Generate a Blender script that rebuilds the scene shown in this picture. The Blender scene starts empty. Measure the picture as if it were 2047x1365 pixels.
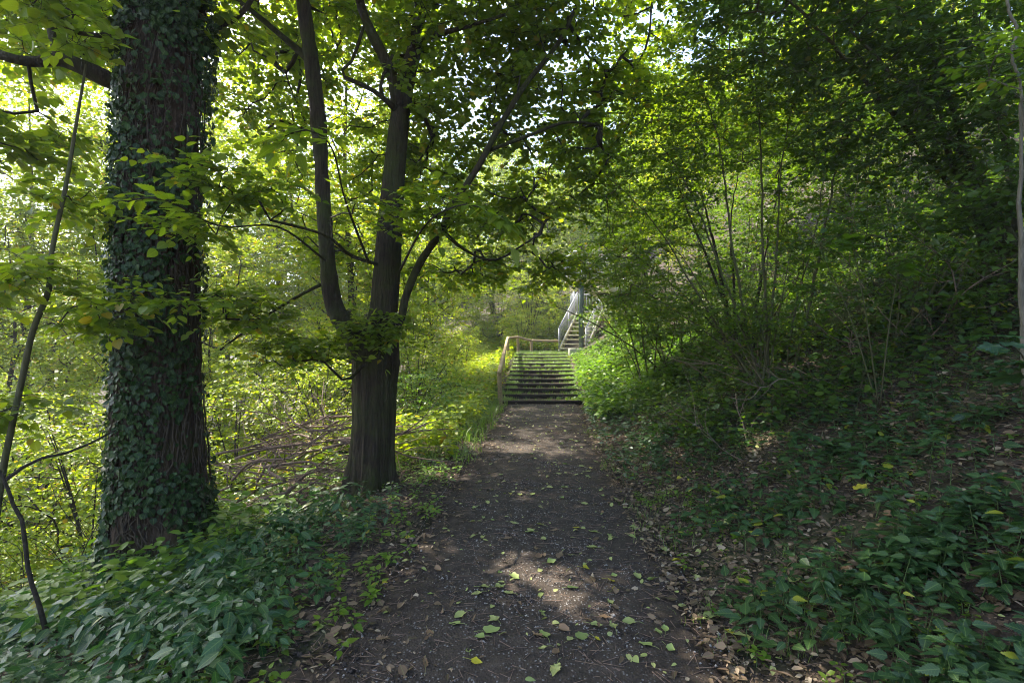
import bpy, math
import numpy as np
from mathutils import Vector

# ------------------------------------------------------------------ camera, sky, sun, exposure
scene = bpy.context.scene
COL = scene.collection
F = 1023.5
CZ = 1.6
cam_data = bpy.data.cameras.new("camera")
cam_data.lens = 18.0
cam_data.sensor_width = 36.0
cam_data.clip_start = 0.05
cam_data.clip_end = 2000.0
cam = bpy.data.objects.new("camera", cam_data)
cam.location = (0, 0, CZ)
cam.rotation_euler = (math.radians(90), 0, 0)
COL.objects.link(cam)
scene.camera = cam

TO_SUN = Vector((-0.66, 0.50, 0.92)).normalized()
SUN_EL = math.asin(TO_SUN.z)
world = bpy.data.worlds.new("World")
scene.world = world
world.use_nodes = True
wt = world.node_tree
bg = wt.nodes.get("Background") or wt.nodes.new("ShaderNodeBackground")
sky = wt.nodes.new("ShaderNodeTexSky")
sky.sky_type = 'NISHITA'
sky.sun_disc = False
sky.sun_elevation = SUN_EL
sky.sun_rotation = math.atan2(TO_SUN.x, TO_SUN.y)
sky.air_density = 1.0
sky.dust_density = 2.5
wt.links.new(sky.outputs[0], bg.inputs[0])
bg.inputs[1].default_value = 0.15
out = wt.nodes.get("World Output") or wt.nodes.new("ShaderNodeOutputWorld")
wt.links.new(bg.outputs[0], out.inputs[0])

sun_d = bpy.data.lights.new("sun", 'SUN')
sun_d.energy = 4.2
sun_d.angle = math.radians(0.5)
sun_d.color = (1.0, 0.93, 0.82)
sun = bpy.data.objects.new("sun", sun_d)
sun.rotation_euler = (-TO_SUN).to_track_quat('-Z', 'Y').to_euler()
sun.location = (-20, 15, 30)
COL.objects.link(sun)

scene.view_settings.view_transform = 'Standard'
scene.view_settings.look = 'None'
scene.view_settings.gamma = 1.0
scene.view_settings.use_curve_mapping = False
scene.view_settings.exposure = 2.25
cy = scene.cycles
cy.max_bounces = 10
cy.diffuse_bounces = 8
cy.glossy_bounces = 2
cy.transmission_bounces = 8
cy.transparent_max_bounces = 4
cy.caustics_reflective = False
cy.caustics_refractive = False
cy.sample_clamp_indirect = 6.0
cy.use_denoising = True
cy.filter_width = 1.05

R = np.random.default_rng(11)
PI = math.pi
UP = np.array([0, 0, 1.0])


def P(px, py, d):
    return np.array([(px - 1023.5) / F * d, d, CZ - (py - 682.5) / F * d])


def nrm(a):
    return a / np.maximum(np.linalg.norm(a, axis=-1, keepdims=True), 1e-9)


# smooth pseudo noise (sum of sines), about -1..1
_nw = []
_nr = np.random.default_rng(5)
for _o in range(4):
    _nw.append([( _nr.normal(size=2) , _nr.uniform(0, 6.28)) for _ in range(5)])


def noise2(x, y, s=1.0, octv=3):
    t = 0
    amp = 1.0
    f = s
    for o in range(octv):
        a = 0
        for (k, ph) in _nw[o]:
            a = a + np.sin((x * k[0] + y * k[1]) * f + ph + 1.3 * np.sin(y * f * .7 * k[0] + ph * 2))
        t = t + amp * a / 3.2
        amp *= .5
        f *= 2.1
    return t / 1.6


def cxf(y):
    return 0.1 + 0.06 * (np.clip(y, -4, 21) - 2.4)


Y0, NST, TR, RI = 13.0, 12, 0.6, 0.093


def H(x, y, detail=True):
    x = np.asarray(x, float)
    y = np.asarray(y, float)
    u = x - cxf(y)
    zb = np.clip((y - Y0) * RI / TR, 0, RI * NST) + np.clip((y - 24), 0, 60) * .25
    sl = np.clip(-u - 1.0, 0, None)
    d = .30 * sl ** 2 / (sl + 1.2) + .25 * np.clip(sl - 3, 0, None)
    # the bank beside the steps is steeper
    d = d + np.clip((y - Y0) / 7, 0, 1) * .35 * sl / (sl + .3) * 1.4
    low = -3.3
    zl = zb - d
    zl = np.where(zl < low + 1.5, low + 1.5 * np.exp(np.clip((zl - low - 1.5) / 1.5, -20, 0)), zl)
    sr = np.clip(u - 1.0, 0, None)
    r = .62 * sr ** 2 / (sr + .55)
    zr = zb + np.where(r > 9, 9 + 4 * np.tanh((r - 9) / 4), r)
    z = np.where(u < 0, zl, zr)
    k = np.clip((np.abs(u) - .9) / 1.2, 0, 1)
    z = z + k * .05 * noise2(x, y, 1.1) + k * .018 * noise2(x + 9, y, 5.0, 2)
    z = z + (1 - k) * .012 * noise2(x, y, 1.7, 2)
    return z


# ------------------------------------------------------------------ mesh building
class MB:
    def __init__(s):
        s.v = []; s.f = []; s.a = []; s.n = 0

    def add(s, v, f, a=None):
        v = np.asarray(v, float).reshape(-1, 3)
        f = np.asarray(f, int)
        s.v.append(v); s.f.append(f + s.n)
        s.a.append(a if a is not None else np.full((len(v), 4), .5))
        s.n += len(v)

    def build(s, name, mat, parent=None, smooth=False, origin=None):
        me = bpy.data.meshes.new(name)
        if s.n:
            v = np.concatenate(s.v)
            if origin is not None:
                v = v - np.asarray(origin)
            a = np.concatenate(s.a)
            loops = []; starts = []; p = 0
            for f in s.f:
                if len(f) == 0:
                    continue
                k = f.shape[1]
                loops.append(f.reshape(-1))
                starts.append(p + np.arange(len(f)) * k)
                p += f.size
            loops = np.concatenate(loops); starts = np.concatenate(starts)
            me.vertices.add(len(v)); me.vertices.foreach_set("co", v.astype(np.float32).ravel())
            me.loops.add(len(loops)); me.loops.foreach_set("vertex_index", loops.astype(np.int32))
            me.polygons.add(len(starts)); me.polygons.foreach_set("loop_start", starts.astype(np.int32))
            me.update(calc_edges=True)
            me.validate()
            at = me.attributes.new("lf", 'FLOAT_COLOR', 'POINT')
            if len(at.data) == len(a):
                at.data.foreach_set("color", a.astype(np.float32).ravel())
            if smooth:
                me.polygons.foreach_set("use_smooth", np.ones(len(me.polygons), bool))
        if mat:
            me.materials.append(mat)
        o = bpy.data.objects.new(name, me)
        COL.objects.link(o)
        if parent is not None:
            o.parent = parent
        return o


def tag(o, label=None, cat=None, group=None, kind=None):
    if label: o["label"] = label
    if cat: o["category"] = cat
    if group: o["group"] = group
    if kind: o["kind"] = kind
    return o


def thing(name, loc, label, cat, group=None):
    o = bpy.data.objects.new(name, None)
    o.empty_display_size = .2
    o.location = tuple(float(c) for c in loc)
    COL.objects.link(o)
    return tag(o, label, cat, group)


def copy_tree(o, parent=None):
    c = o.copy()
    COL.objects.link(c)
    c.parent = parent
    for ch in list(o.children):
        copy_tree(ch, c)
    return c


def catmull(pts, n):
    pts = np.asarray(pts, float)
    k = len(pts)
    if k == 2:
        t = np.linspace(0, 1, n)[:, None]
        return pts[0] * (1 - t) + pts[1] * t
    ext = np.vstack([2 * pts[0] - pts[1], pts, 2 * pts[-1] - pts[-2]])
    t = np.linspace(0, k - 1 - 1e-6, n)
    i = t.astype(int); u = (t - i)[:, None]
    p0, p1, p2, p3 = ext[i], ext[i + 1], ext[i + 2], ext[i + 3]
    return .5 * ((2 * p1) + (-p0 + p2) * u + (2 * p0 - 5 * p1 + 4 * p2 - p3) * u ** 2 + (-p0 + 3 * p1 - 3 * p2 + p3) * u ** 3)


def tube(mb, pts, rad, sides=6, fn=None, cap=True):
    pts = np.asarray(pts, float)
    n = len(pts)
    rad = np.broadcast_to(np.asarray(rad, float), (n,))
    tan = nrm(np.gradient(pts, axis=0))
    ref = np.array([1.0, 0, 0]) if abs(tan[0][0]) < .8 else np.array([0, 1.0, 0])
    a = nrm(np.cross(tan[0], ref))
    A = [a]
    for i in range(1, n):
        a = a - tan[i] * np.dot(a, tan[i]); a = a / max(np.linalg.norm(a), 1e-9)
        A.append(a)
    A = np.array(A); B = np.cross(tan, A)
    th = np.arange(sides) / sides * 2 * PI
    rr = rad[:, None] * np.ones((1, sides))
    if fn is not None:
        rr = rr * fn(th[None, :], np.linspace(0, 1, n)[:, None], pts)
    v = pts[:, None, :] + rr[..., None] * (np.cos(th)[None, :, None] * A[:, None, :] + np.sin(th)[None, :, None] * B[:, None, :])
    i = np.arange(n - 1)[:, None] * sides; j = np.arange(sides)[None, :]; j2 = (j + 1) % sides
    f = np.stack([i + j, i + j2, i + sides + j2, i + sides + j], -1).reshape(-1, 4)
    mb.add(v.reshape(-1, 3), f)
    if cap:
        base = mb.n - n * sides
        c = MBCAP(mb, v[-1], base + (n - 1) * sides, sides, pts[-1])
        c = MBCAP(mb, v[0], base, sides, pts[0], True)


def MBCAP(mb, ring, start, sides, centre, flip=False):
    mb.v.append(np.asarray(centre, float).reshape(1, 3)); mb.a.append(np.full((1, 4), .5))
    c = mb.n; mb.n += 1
    j = np.arange(sides)
    f = np.stack([start + j, start + (j + 1) % sides, np.full(sides, c)], -1)
    if flip: f = f[:, ::-1]
    mb.f.append(f)


def box(mb, c, s, rot=None, bev=0.0):
    """box with chamfered edges along its length; rot is a 3x3 matrix"""
    x, y, z = np.asarray(s) / 2
    b = min(bev, x * .9, y * .9, z * .9)
    if b <= 0:
        v = np.array([[i, j, k] for i in (-x, x) for j in (-y, y) for k in (-z, z)])
        f = np.array([[0, 1, 3, 2], [4, 6, 7, 5], [0, 4, 5, 1], [2, 3, 7, 6], [0, 2, 6, 4], [1, 5, 7, 3]])
    else:
        prof = np.array([[-y + b, -z], [y - b, -z], [y, -z + b], [y, z - b], [y - b, z], [-y + b, z], [-y, z - b], [-y, -z + b]])
        rows = []
        for xx, q in ((-x, 1 - b / max(y, z)), (-x + b, 1), (x - b, 1), (x, 1 - b / max(y, z))):
            rows.append(np.column_stack([np.full(8, xx), prof * q]))
        v = np.vstack(rows)
        f = []
        for r in range(3):
            for j in range(8):
                f.append([r * 8 + j, r * 8 + (j + 1) % 8, r * 8 + 8 + (j + 1) % 8, r * 8 + 8 + j])
        f = np.array(f)
        cc = np.array([[0, 7, 1, 1]])
    if rot is not None:
        v = v @ np.asarray(rot).T
    v = v + np.asarray(c)
    base = mb.n
    mb.add(v, f)
    if b > 0:
        mb.f.append(np.array([[base + k for k in range(7, -1, -1)], [base + 24 + k for k in range(8)]]))


def beam(mb, a, b, w, h, bev=.005):
    a = np.asarray(a, float); b = np.asarray(b, float)
    d = b - a; L = np.linalg.norm(d); x = d / L
    y = np.cross(UP, x)
    if np.linalg.norm(y) < 1e-3: y = np.array([0, 1.0, 0])
    y = nrm(y); z = np.cross(x, y)
    box(mb, (a + b) / 2, (L, w, h), np.column_stack([x, y, z]), bev)


# ------------------------------------------------------------------ leaf templates: verts (x along, y across, z), tri/quad faces
def half_leaf(outl, mids, fold=.16, droop=.14):
    """outline points of one side (from base to tip, y>0) and midrib x stations; returns tri template"""
    V = []; 
    for m in mids: V.append([m, 0.0])
    nm = len(mids)
    o = [p for p in outl]
    V += [[p[0], p[1]] for p in o]
    no = len(o)
    V += [[p[0], -p[1]] for p in o]
    T = []
    # stitch midrib chain with outline chain by x
    for sgn, off in ((1, nm), (-1, nm + no)):
        i = 0; j = 0
        while i < nm - 1 or j < no - 1:
            nxt_m = mids[i + 1] if i < nm - 1 else 9
            nxt_o = o[j + 1][0] if j < no - 1 else 9
            if nxt_o <= nxt_m and j < no - 1:
                t = [i, off + j, off + j + 1]; j += 1
            else:
                t = [i, off + j, i + 1]; i += 1
            T.append(t if sgn < 0 else t[::-1])
    V = np.array(V)
    z = fold * np.abs(V[:, 1]) - droop * V[:, 0] ** 2
    return np.column_stack([V, z]), np.array(T)


LEAF = {}
LEAF['mid'] = (np.array([[0, 0, 0], [.28, .36, .05], [.72, .27, -.02], [1, 0, -.14], [.72, -.27, -.02], [.28, -.36, .05]], float),
               np.array([[0, 3, 2, 1], [0, 5, 4, 3]]))
LEAF['slim'] = (np.array([[0, 0, 0], [.3, .2, .03], [.7, .15, -.02], [1, 0, -.14], [.7, -.15, -.02], [.3, -.2, .03]], float),
                np.array([[0, 3, 2, 1], [0, 5, 4, 3]]))
LEAF['lite'] = (np.array([[0, 0, 0], [.42, .36, .06], [1, 0, -.12], [.42, -.36, .06]], float),
                np.array([[0, 2, 1], [0, 3, 2]]))
LEAF['heart'] = half_leaf([(-.06, .12), (.03, .30), (.25, .43), (.5, .40), (.75, .24), (.9, .09)], [0, .3, .65, 1.0])
LEAF['ovate'] = half_leaf([(.06, .08), (.25, .20), (.5, .23), (.75, .14), (.92, .04)], [0, .35, .7, 1.0])
_n = []
for k in range(7):
    x0 = .04 + k * .13
    w = .34 * math.sin(min(1, (k + 1.2) / 3.2) * PI / 2) * (1 - (k / 7.2) ** 1.6)
    _n += [(x0, w * .86), (x0 + .10, w * 1.05)]
LEAF['serrate'] = half_leaf(_n, [0, .25, .5, .75, 1.02])
_m = [(0.0, .04), (-.08, .30), (.10, .28), (.14, .36), (.16, .62), (.30, .42), (.36, .32), (.5, .40), (.62, .52), (.66, .30), (.62, .16), (.78, .17), (.9, .06)]
_m2 = sorted(_m, key=lambda p: 0)


def radial_leaf(angs, rads, droop=.12, cup=.05):
    c = np.array([[.35, 0, 0]])
    pts = []
    for a, r in zip(angs, rads):
        pts.append([.35 + r * math.cos(a), r * math.sin(a), 0])
    V = np.vstack([c, pts])
    rr = np.hypot(V[:, 0] - .35, V[:, 1])
    V[:, 2] = cup * np.sin(6 * np.arctan2(V[:, 1], V[:, 0] - .35)) * rr * 2 - droop * rr
    n = len(pts)
    T = np.array([[0, 1 + i, 1 + (i + 1) % n] for i in range(n)])
    return V, T


_a = []; _r = []
for a, r in ((0, .62), (.28, .36), (.45, .42), (.62, .30), (.85, .40), (1.05, .60), (1.3, .40), (1.5, .3), (1.75, .38), (2.1, .50), (2.45, .36), (2.8, .36), (3.0, .36)):
    _a.append(a); _r.append(r)
_a2 = _a + [PI] + [2 * PI - a for a in _a[1:]][::-1]
_r2 = _r + [.30] + _r[1:][::-1]
LEAF['maple'] = radial_leaf(_a2, _r2)


def leaves(mb, kind, pos, dirn, up, size, rng, aspect=None):
    """instantiate a leaf template at many places"""
    V, T = LEAF[kind]
    n = len(pos)
    if n == 0: return
    x = nrm(dirn)
    z = nrm(up - x * np.sum(up * x, -1, keepdims=True))
    y = np.cross(z, x)
    size = np.broadcast_to(size, (n,))
    asp = np.ones(n) if aspect is None else aspect
    v = (x[:, None, :] * V[None, :, 0, None] + y[:, None, :] * (V[None, :, 1, None] * asp[:, None, None]) + z[:, None, :] * V[None, :, 2, None]) * size[:, None, None] + pos[:, None, :]
    k = len(V)
    f = (T[None] + (np.arange(n) * k)[:, None, None]).reshape(-1, T.shape[1])
    a = np.zeros((n, k, 4))
    a[..., 0] = V[None, :, 0]
    a[..., 1] = V[None, :, 1] + .5
    a[..., 2] = rng.random(n)[:, None]
    a[..., 3] = rng.random(n)[:, None]
    mb.add(v.reshape(-1, 3), f, a.reshape(-1, 4))


# ------------------------------------------------------------------ materials
def mat_new(name):
    m = bpy.data.materials.new(name)
    m.use_nodes = True
    nt = m.node_tree
    nt.nodes.clear()
    o = nt.nodes.new("ShaderNodeOutputMaterial")
    return m, nt, o


def N(nt, t, **kw):
    n = nt.nodes.new(t)
    for k, v in kw.items():
        setattr(n, k, v)
    return n


def L(nt, a, b):
    nt.links.new(a, b)


def ramp(nt, fac, stops):
    r = N(nt, "ShaderNodeValToRGB")
    el = r.color_ramp.elements
    while len(el) < len(stops): el.new(.5)
    for e, (p, c) in zip(el, stops):
        e.position = p; e.color = (*c, 1) if len(c) == 3 else c
    L(nt, fac, r.inputs[0])
    return r.outputs[0]


def mathn(nt, op, a, b=None, clamp=False):
    m = N(nt, "ShaderNodeMath", operation=op)
    m.use_clamp = clamp
    for i, q in enumerate((a, b)):
        if q is None: continue
        if isinstance(q, (int, float)): m.inputs[i].default_value = q
        else: L(nt, q, m.inputs[i])
    return m.outputs[0]


def mixc(nt, fac, a, b, mode='MIX'):
    m = N(nt, "ShaderNodeMix", data_type='RGBA', blend_type=mode)
    for inp, q in ((m.inputs[0], fac), (m.inputs[6], a), (m.inputs[7], b)):
        if isinstance(q, (int, float)): inp.default_value = q
        elif isinstance(q, tuple): inp.default_value = (*q, 1)
        else: L(nt, q, inp)
    return m.outputs[2]


def leaf_mat(name, stops, trans=(1.6, 1.9, .6), tfac=.45, rough=.42, spec=.45, odd=None, odd_f=.03, vein=.35):
    """stops: colours over the per-leaf random value; odd: colour of the few turned leaves"""
    m, nt, o = mat_new(name)
    at = N(nt, "ShaderNodeAttribute", attribute_name="lf")
    sep = N(nt, "ShaderNodeSeparateColor")
    L(nt, at.outputs["Color"], sep.inputs[0])
    u, v, r1 = sep.outputs[0], sep.outputs[1], sep.outputs[2]
    r2 = at.outputs["Alpha"]
    k = len(stops)
    col = ramp(nt, r1, [(i / max(1, k - 1), c) for i, c in enumerate(stops)])
    if odd is not None:
        f = mathn(nt, 'LESS_THAN', r2, odd_f)
        col = mixc(nt, f, col, odd)
    # midrib and side veins, a little lighter
    av = mathn(nt, 'ABSOLUTE', mathn(nt, 'SUBTRACT', v, .5))
    rib = mathn(nt, 'LESS_THAN', av, .018)
    w = mathn(nt, 'SINE', mathn(nt, 'MULTIPLY', mathn(nt, 'SUBTRACT', u, mathn(nt, 'MULTIPLY', av, .8)), 44.0))
    side = mathn(nt, 'MULTIPLY', mathn(nt, 'GREATER_THAN', w, .9), .5)
    vv = mathn(nt, 'MULTIPLY', mathn(nt, 'MAXIMUM', rib, side), vein)
    col = mixc(nt, vv, col, (.22, .30, .08))
    geo = N(nt, "ShaderNodeNewGeometry")
    back = mixc(nt, .35, col, (.16, .22, .10))
    colb = mixc(nt, geo.outputs["Backfacing"], col, back)
    p = N(nt, "ShaderNodeBsdfPrincipled")
    L(nt, colb, p.inputs["Base Color"])
    p.inputs["Roughness"].default_value = rough
    p.inputs["Specular IOR Level"].default_value = spec
    t = N(nt, "ShaderNodeBsdfTranslucent")
    tc = mixc(nt, 1.0, col, trans, 'MULTIPLY')
    L(nt, tc, t.inputs[0])
    mx = N(nt, "ShaderNodeMixShader")
    mx.inputs[0].default_value = tfac
    L(nt, p.outputs[0], mx.inputs[1]); L(nt, t.outputs[0], mx.inputs[2])
    L(nt, mx.outputs[0], o.inputs[0])
    return m


def noise_n(nt, vec, scale, detail=4, rough=.55, dist=0.0):
    n = N(nt, "ShaderNodeTexNoise")
    n.inputs["Scale"].default_value = scale
    n.inputs["Detail"].default_value = detail
    n.inputs["Roughness"].default_value = rough
    n.inputs["Distortion"].default_value = dist
    L(nt, vec, n.inputs["Vector"])
    return n.outputs[0]


def objco(nt, sc=(1, 1, 1)):
    tc = N(nt, "ShaderNodeTexCoord")
    mp = N(nt, "ShaderNodeMapping")
    mp.inputs["Scale"].default_value = sc
    L(nt, tc.outputs["Object"], mp.inputs[0])
    return mp.outputs[0]


def bump(nt, h, strength, dist, p, prev=None):
    b = N(nt, "ShaderNodeBump")
    b.inputs["Strength"].default_value = strength
    b.inputs["Distance"].default_value = dist
    L(nt, h, b.inputs["Height"])
    if prev is not None: L(nt, prev, b.inputs["Normal"])
    if p is not None: L(nt, b.outputs[0], p.inputs["Normal"])
    return b.outputs[0]


def bark_mat(name, dark, light, moss=None, mossamt=.5, streak=(9, 9, 1.2), rough=.9, bs=1.0):
    m, nt, o = mat_new(name)
    v = objco(nt, streak)
    n1 = noise_n(nt, v, 2.2, 8, .65, .6)
    c = ramp(nt, n1, [(.3, dark), (.7, light)])
    v2 = objco(nt)
    n2 = noise_n(nt, v2, 2.3, 5, .7)
    n3 = noise_n(nt, v2, 40, 3, .6)
    c = mixc(nt, mathn(nt, 'MULTIPLY', n3, .35), c, (dark[0] * .4, dark[1] * .4, dark[2] * .4))
    if moss:
        f = ramp(nt, n2, [(1 - mossamt - .1, (0, 0, 0)), (1 - mossamt + .12, (1, 1, 1))])
        f = mathn(nt, 'MULTIPLY', f, mathn(nt, 'ADD', n3, .25, True))
        c = mixc(nt, f, c, moss)
    p = N(nt, "ShaderNodeBsdfPrincipled")
    L(nt, c, p.inputs["Base Color"])
    p.inputs["Roughness"].default_value = rough
    p.inputs["Specular IOR Level"].default_value = .25
    b = bump(nt, n1, .9 * bs, .03, None)
    bump(nt, n3, .5 * bs, .006, p, b)
    L(nt, p.outputs[0], o.inputs[0])
    return m


def plain_mat(name, stops, scale=3, rough=.7, spec=.3, streak=(1, 1, 1), bs=.3, metal=0):
    m, nt, o = mat_new(name)
    v = objco(nt, streak)
    n1 = noise_n(nt, v, scale, 7, .6)
    c = ramp(nt, n1, stops)
    p = N(nt, "ShaderNodeBsdfPrincipled")
    L(nt, c, p.inputs["Base Color"])
    p.inputs["Roughness"].default_value = rough
    p.inputs["Specular IOR Level"].default_value = spec
    p.inputs["Metallic"].default_value = metal
    bump(nt, n1, bs, .01, p)
    L(nt, p.outputs[0], o.inputs[0])
    return m


def ground_mat(name, kind):
    m, nt, o = mat_new(name)
    v = objco(nt)
    nA = noise_n(nt, v, .9, 5, .6)
    nB = noise_n(nt, v, 9, 6, .7)
    nC = noise_n(nt, v, 70, 4, .7)
    vor = N(nt, "ShaderNodeTexVoronoi")
    vor.inputs["Scale"].default_value = 75 if kind == 'path' else 30
    L(nt, v, vor.inputs["Vector"])
    sepc = N(nt, "ShaderNodeSeparateColor"); L(nt, vor.outputs["Color"], sepc.inputs[0])
    if kind == 'path':
        c = ramp(nt, nB, [(.3, (.028, .021, .015)), (.55, (.060, .045, .033)), (.75, (.11, .084, .062))])
        pick = mathn(nt, 'GREATER_THAN', sepc.outputs[0], .80)
        near = mathn(nt, 'LESS_THAN', vor.outputs["Distance"], .42)
        f = mathn(nt, 'MULTIPLY', mathn(nt, 'MULTIPLY', pick, near), ramp(nt, nA, [(.3, (.35,) * 3), (.65, (1,) * 3)]))
        c = mixc(nt, f, c, ramp(nt, sepc.outputs[1], [(0, (.12, .11, .10)), (1, (.34, .32, .30))]))
        c = mixc(nt, mathn(nt, 'MULTIPLY', nC, .45), c, (.03, .026, .022))
        at = N(nt, "ShaderNodeAttribute", attribute_name="lf")
        se = N(nt, "ShaderNodeSeparateColor"); L(nt, at.outputs["Color"], se.inputs[0])
        ef = ramp(nt, mathn(nt, 'ADD', se.outputs[0], mathn(nt, 'MULTIPLY', mathn(nt, 'SUBTRACT', nB, .5), .5)), [(.5, (0, 0, 0)), (.85, (1, 1, 1))])
        c = mixc(nt, ef, c, ramp(nt, nB, [(.25, (.022, .016, .011)), (.5, (.040, .029, .020)), (.72, (.08, .060, .042))]))
    else:
        c = ramp(nt, nB, [(.25, (.020, .015, .010)), (.5, (.038, .028, .019)), (.72, (.075, .056, .038))])
        f = ramp(nt, sepc.outputs[0], [(.6, (0, 0, 0)), (.8, (1, 1, 1))])
        c = mixc(nt, mathn(nt, 'MULTIPLY', f, .5), c, ramp(nt, sepc.outputs[2], [(0, (.05, .035, .02)), (1, (.16, .11, .07))]))
        g = ramp(nt, nA, [(.52, (0, 0, 0)), (.68, (1, 1, 1))])
        c = mixc(nt, mathn(nt, 'MULTIPLY', g, .55), c, (.03, .055, .012))
    p = N(nt, "ShaderNodeBsdfPrincipled")
    L(nt, c, p.inputs["Base Color"])
    p.inputs["Roughness"].default_value = .92
    p.inputs["Specular IOR Level"].default_value = .2
    h = mathn(nt, 'SUBTRACT', 1.0, vor.outputs["Distance"])
    b = bump(nt, h, .6, .010, None)
    b = bump(nt, nB, .6, .03, None, b)
    bump(nt, nC, .5, .006, p, b)
    L(nt, p.outputs[0], o.inputs[0])
    return m


M = {}
M['ground'] = ground_mat('forest_soil', 'soil')
M['path'] = ground_mat('gravel_path', 'path')
M['lime'] = leaf_mat('linden_leaf', [(.075, .125, .008), (.105, .165, .010), (.14, .20, .014), (.18, .22, .016)], trans=(2.4, 2.3, .5), tfac=.56, odd=(.26, .20, .02), odd_f=.02)
M['limefar'] = leaf_mat('sunlit_leaf', [(.13, .20, .008), (.18, .26, .011), (.23, .30, .014), (.29, .33, .02)], trans=(1.9, 1.8, .6), tfac=.55, odd=(.32, .22, .03), odd_f=.04, vein=0)  # raised leaf colour carries the sun glow of the background plants
M['hazel'] = leaf_mat('hazel_leaf', [(.055, .105, .007), (.080, .138, .009), (.11, .17, .010)], trans=(2.4, 2.3, .5), tfac=.52, odd=(.25, .2, .03), odd_f=.012, vein=.1)
M['darkleaf'] = leaf_mat('shade_leaf', [(.032, .070, .007), (.048, .095, .008), (.07, .12, .010)], trans=(2.3, 2.3, .5), tfac=.45, odd=(.22, .18, .03), odd_f=.01)
M['ivy'] = leaf_mat('ivy_leaf', [(.010, .028, .007), (.018, .045, .010), (.035, .072, .013)], trans=(1.4, 1.8, .6), tfac=.2, rough=.45, spec=.25)
M['herbblue'] = leaf_mat('ground_elder_leaf', [(.020, .060, .024), (.028, .080, .028), (.045, .105, .026)], trans=(1.5, 1.9, .6), tfac=.3, rough=.42, spec=.45, odd=(.2, .2, .03), odd_f=.012)  # cool tint in the base colour stands in for reflected sky
M['nettle'] = leaf_mat('nettle_leaf', [(.016, .050, .015), (.026, .070, .018), (.042, .092, .020)], trans=(1.5, 1.9, .6), tfac=.3, rough=.45, spec=.5, odd=(.25, .26, .02), odd_f=.015)
M['herb'] = leaf_mat('herb_leaf', [(.07, .14, .012), (.11, .19, .016), (.16, .23, .02)], trans=(1.7, 2.0, .7), tfac=.42, odd=(.3, .25, .03), odd_f=.02, vein=.1)
M['grass'] = leaf_mat('grass_blade', [(.09, .17, .015), (.14, .22, .02), (.20, .25, .04)], trans=(1.5, 1.7, .7), tfac=.35, vein=0)
M['litter'] = leaf_mat('dead_leaf', [(.05, .03, .018), (.12, .075, .045), (.24, .16, .10), (.07, .045, .03), (.16, .10, .06), (.38, .30, .21)], trans=(1.2, 1.0, .8), tfac=.15, rough=.7, spec=.25, vein=.3)
M['yleaf'] = leaf_mat('yellowed_leaf', [(.30, .32, .10), (.38, .38, .13), (.24, .30, .08)], trans=(1.1, 1.1, .7), tfac=.2, rough=.55, vein=.5)
M['yleaf2'] = leaf_mat('bright_yellow_leaf', [(.48, .42, .03), (.42, .36, .03)], trans=(1.1, 1.1, .5), tfac=.25, rough=.5, vein=.5)
M['bleaf'] = leaf_mat('brown_leaf', [(.16, .09, .045), (.22, .14, .08), (.28, .12, .05)], trans=(1.1, 1, .8), tfac=.15, rough=.7, vein=.3)
M['bark'] = bark_mat('mossy_bark', (.012, .009, .006), (.085, .060, .034), (.050, .060, .012), .48, (16, 16, 1.6), bs=1.5)
M['bark_ivy'] = bark_mat('ivy_trunk_bark', (.016, .010, .006), (.105, .066, .038), (.06, .07, .010), .42, (12, 12, 1.8), bs=1.5)
M['twig'] = bark_mat('twig_bark', (.020, .016, .011), (.065, .052, .034), (.035, .045, .014), .35, (20, 20, 20), bs=.4)
M['vine'] = bark_mat('ivy_vine_bark', (.035, .025, .015), (.11, .08, .05), None, 0, (20, 20, 5), bs=.4)
M['greystem'] = bark_mat('grey_stem_bark', (.10, .085, .06), (.24, .21, .16), (.08, .09, .03), .35, (14, 14, 3), bs=.5)
M['greenstem'] = bark_mat('olive_stem_bark', (.05, .045, .02), (.13, .115, .055), (.06, .08, .02), .45, (14, 14, 3), bs=.4)
M['dead'] = bark_mat('dead_wood', (.09, .058, .042), (.32, .22, .16), (.07, .07, .03), .2, (12, 12, 4), bs=.5)
M['stemgreen'] = plain_mat('herb_stem', [(.3, (.05, .09, .02)), (.7, (.09, .13, .04))], 9)
M['log'] = bark_mat('weathered_log', (.26, .18, .10), (.54, .39, .23), None, 0, (16, 16, 16), .8, .4)
M['riser'] = bark_mat('dark_step_timber', (.012, .009, .007), (.045, .034, .026), (.025, .035, .010), .3, (3, 14, 14), .9, .6)
M['metal'] = plain_mat('galvanised_steel', [(.3, (.26, .27, .31)), (.7, (.38, .39, .43))], 14, .55, .4, metal=.2)
M['stringer'] = plain_mat('cream_painted_steel', [(.3, (.42, .38, .22)), (.7, (.60, .56, .38))], 6, .55, .4)
M['column'] = plain_mat('green_painted_steel', [(.3, (.035, .06, .05)), (.7, (.06, .09, .075))], 6, .45, .4)
M['concrete'] = plain_mat('mossy_concrete', [(.3, (.10, .12, .08)), (.55, (.24, .24, .19)), (.75, (.34, .33, .28))], 5, .9, .2, bs=.6)
M['mosstread'] = plain_mat('mossy_tread_soil', [(.4, (.045, .034, .022)), (.6, (.085, .068, .042)), (.78, (.10, .12, .03))], 4, .95, .1, bs=.8)
M['stone'] = plain_mat('pebble', [(.3, (.09, .08, .07)), (.7, (.42, .38, .34))], 25, .8, .3)
M['humus'] = plain_mat('humus_crumb', [(.3, (.025, .02, .016)), (.7, (.075, .06, .05))], 40, .95, .1)

# ------------------------------------------------------------------ ground and path
def axis(segs):
    a = []
    for (x0, x1, st) in segs:
        a.append(np.arange(x0, x1, st))
    a.append([segs[-1][1]])
    return np.unique(np.round(np.concatenate(a), 4))


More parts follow.
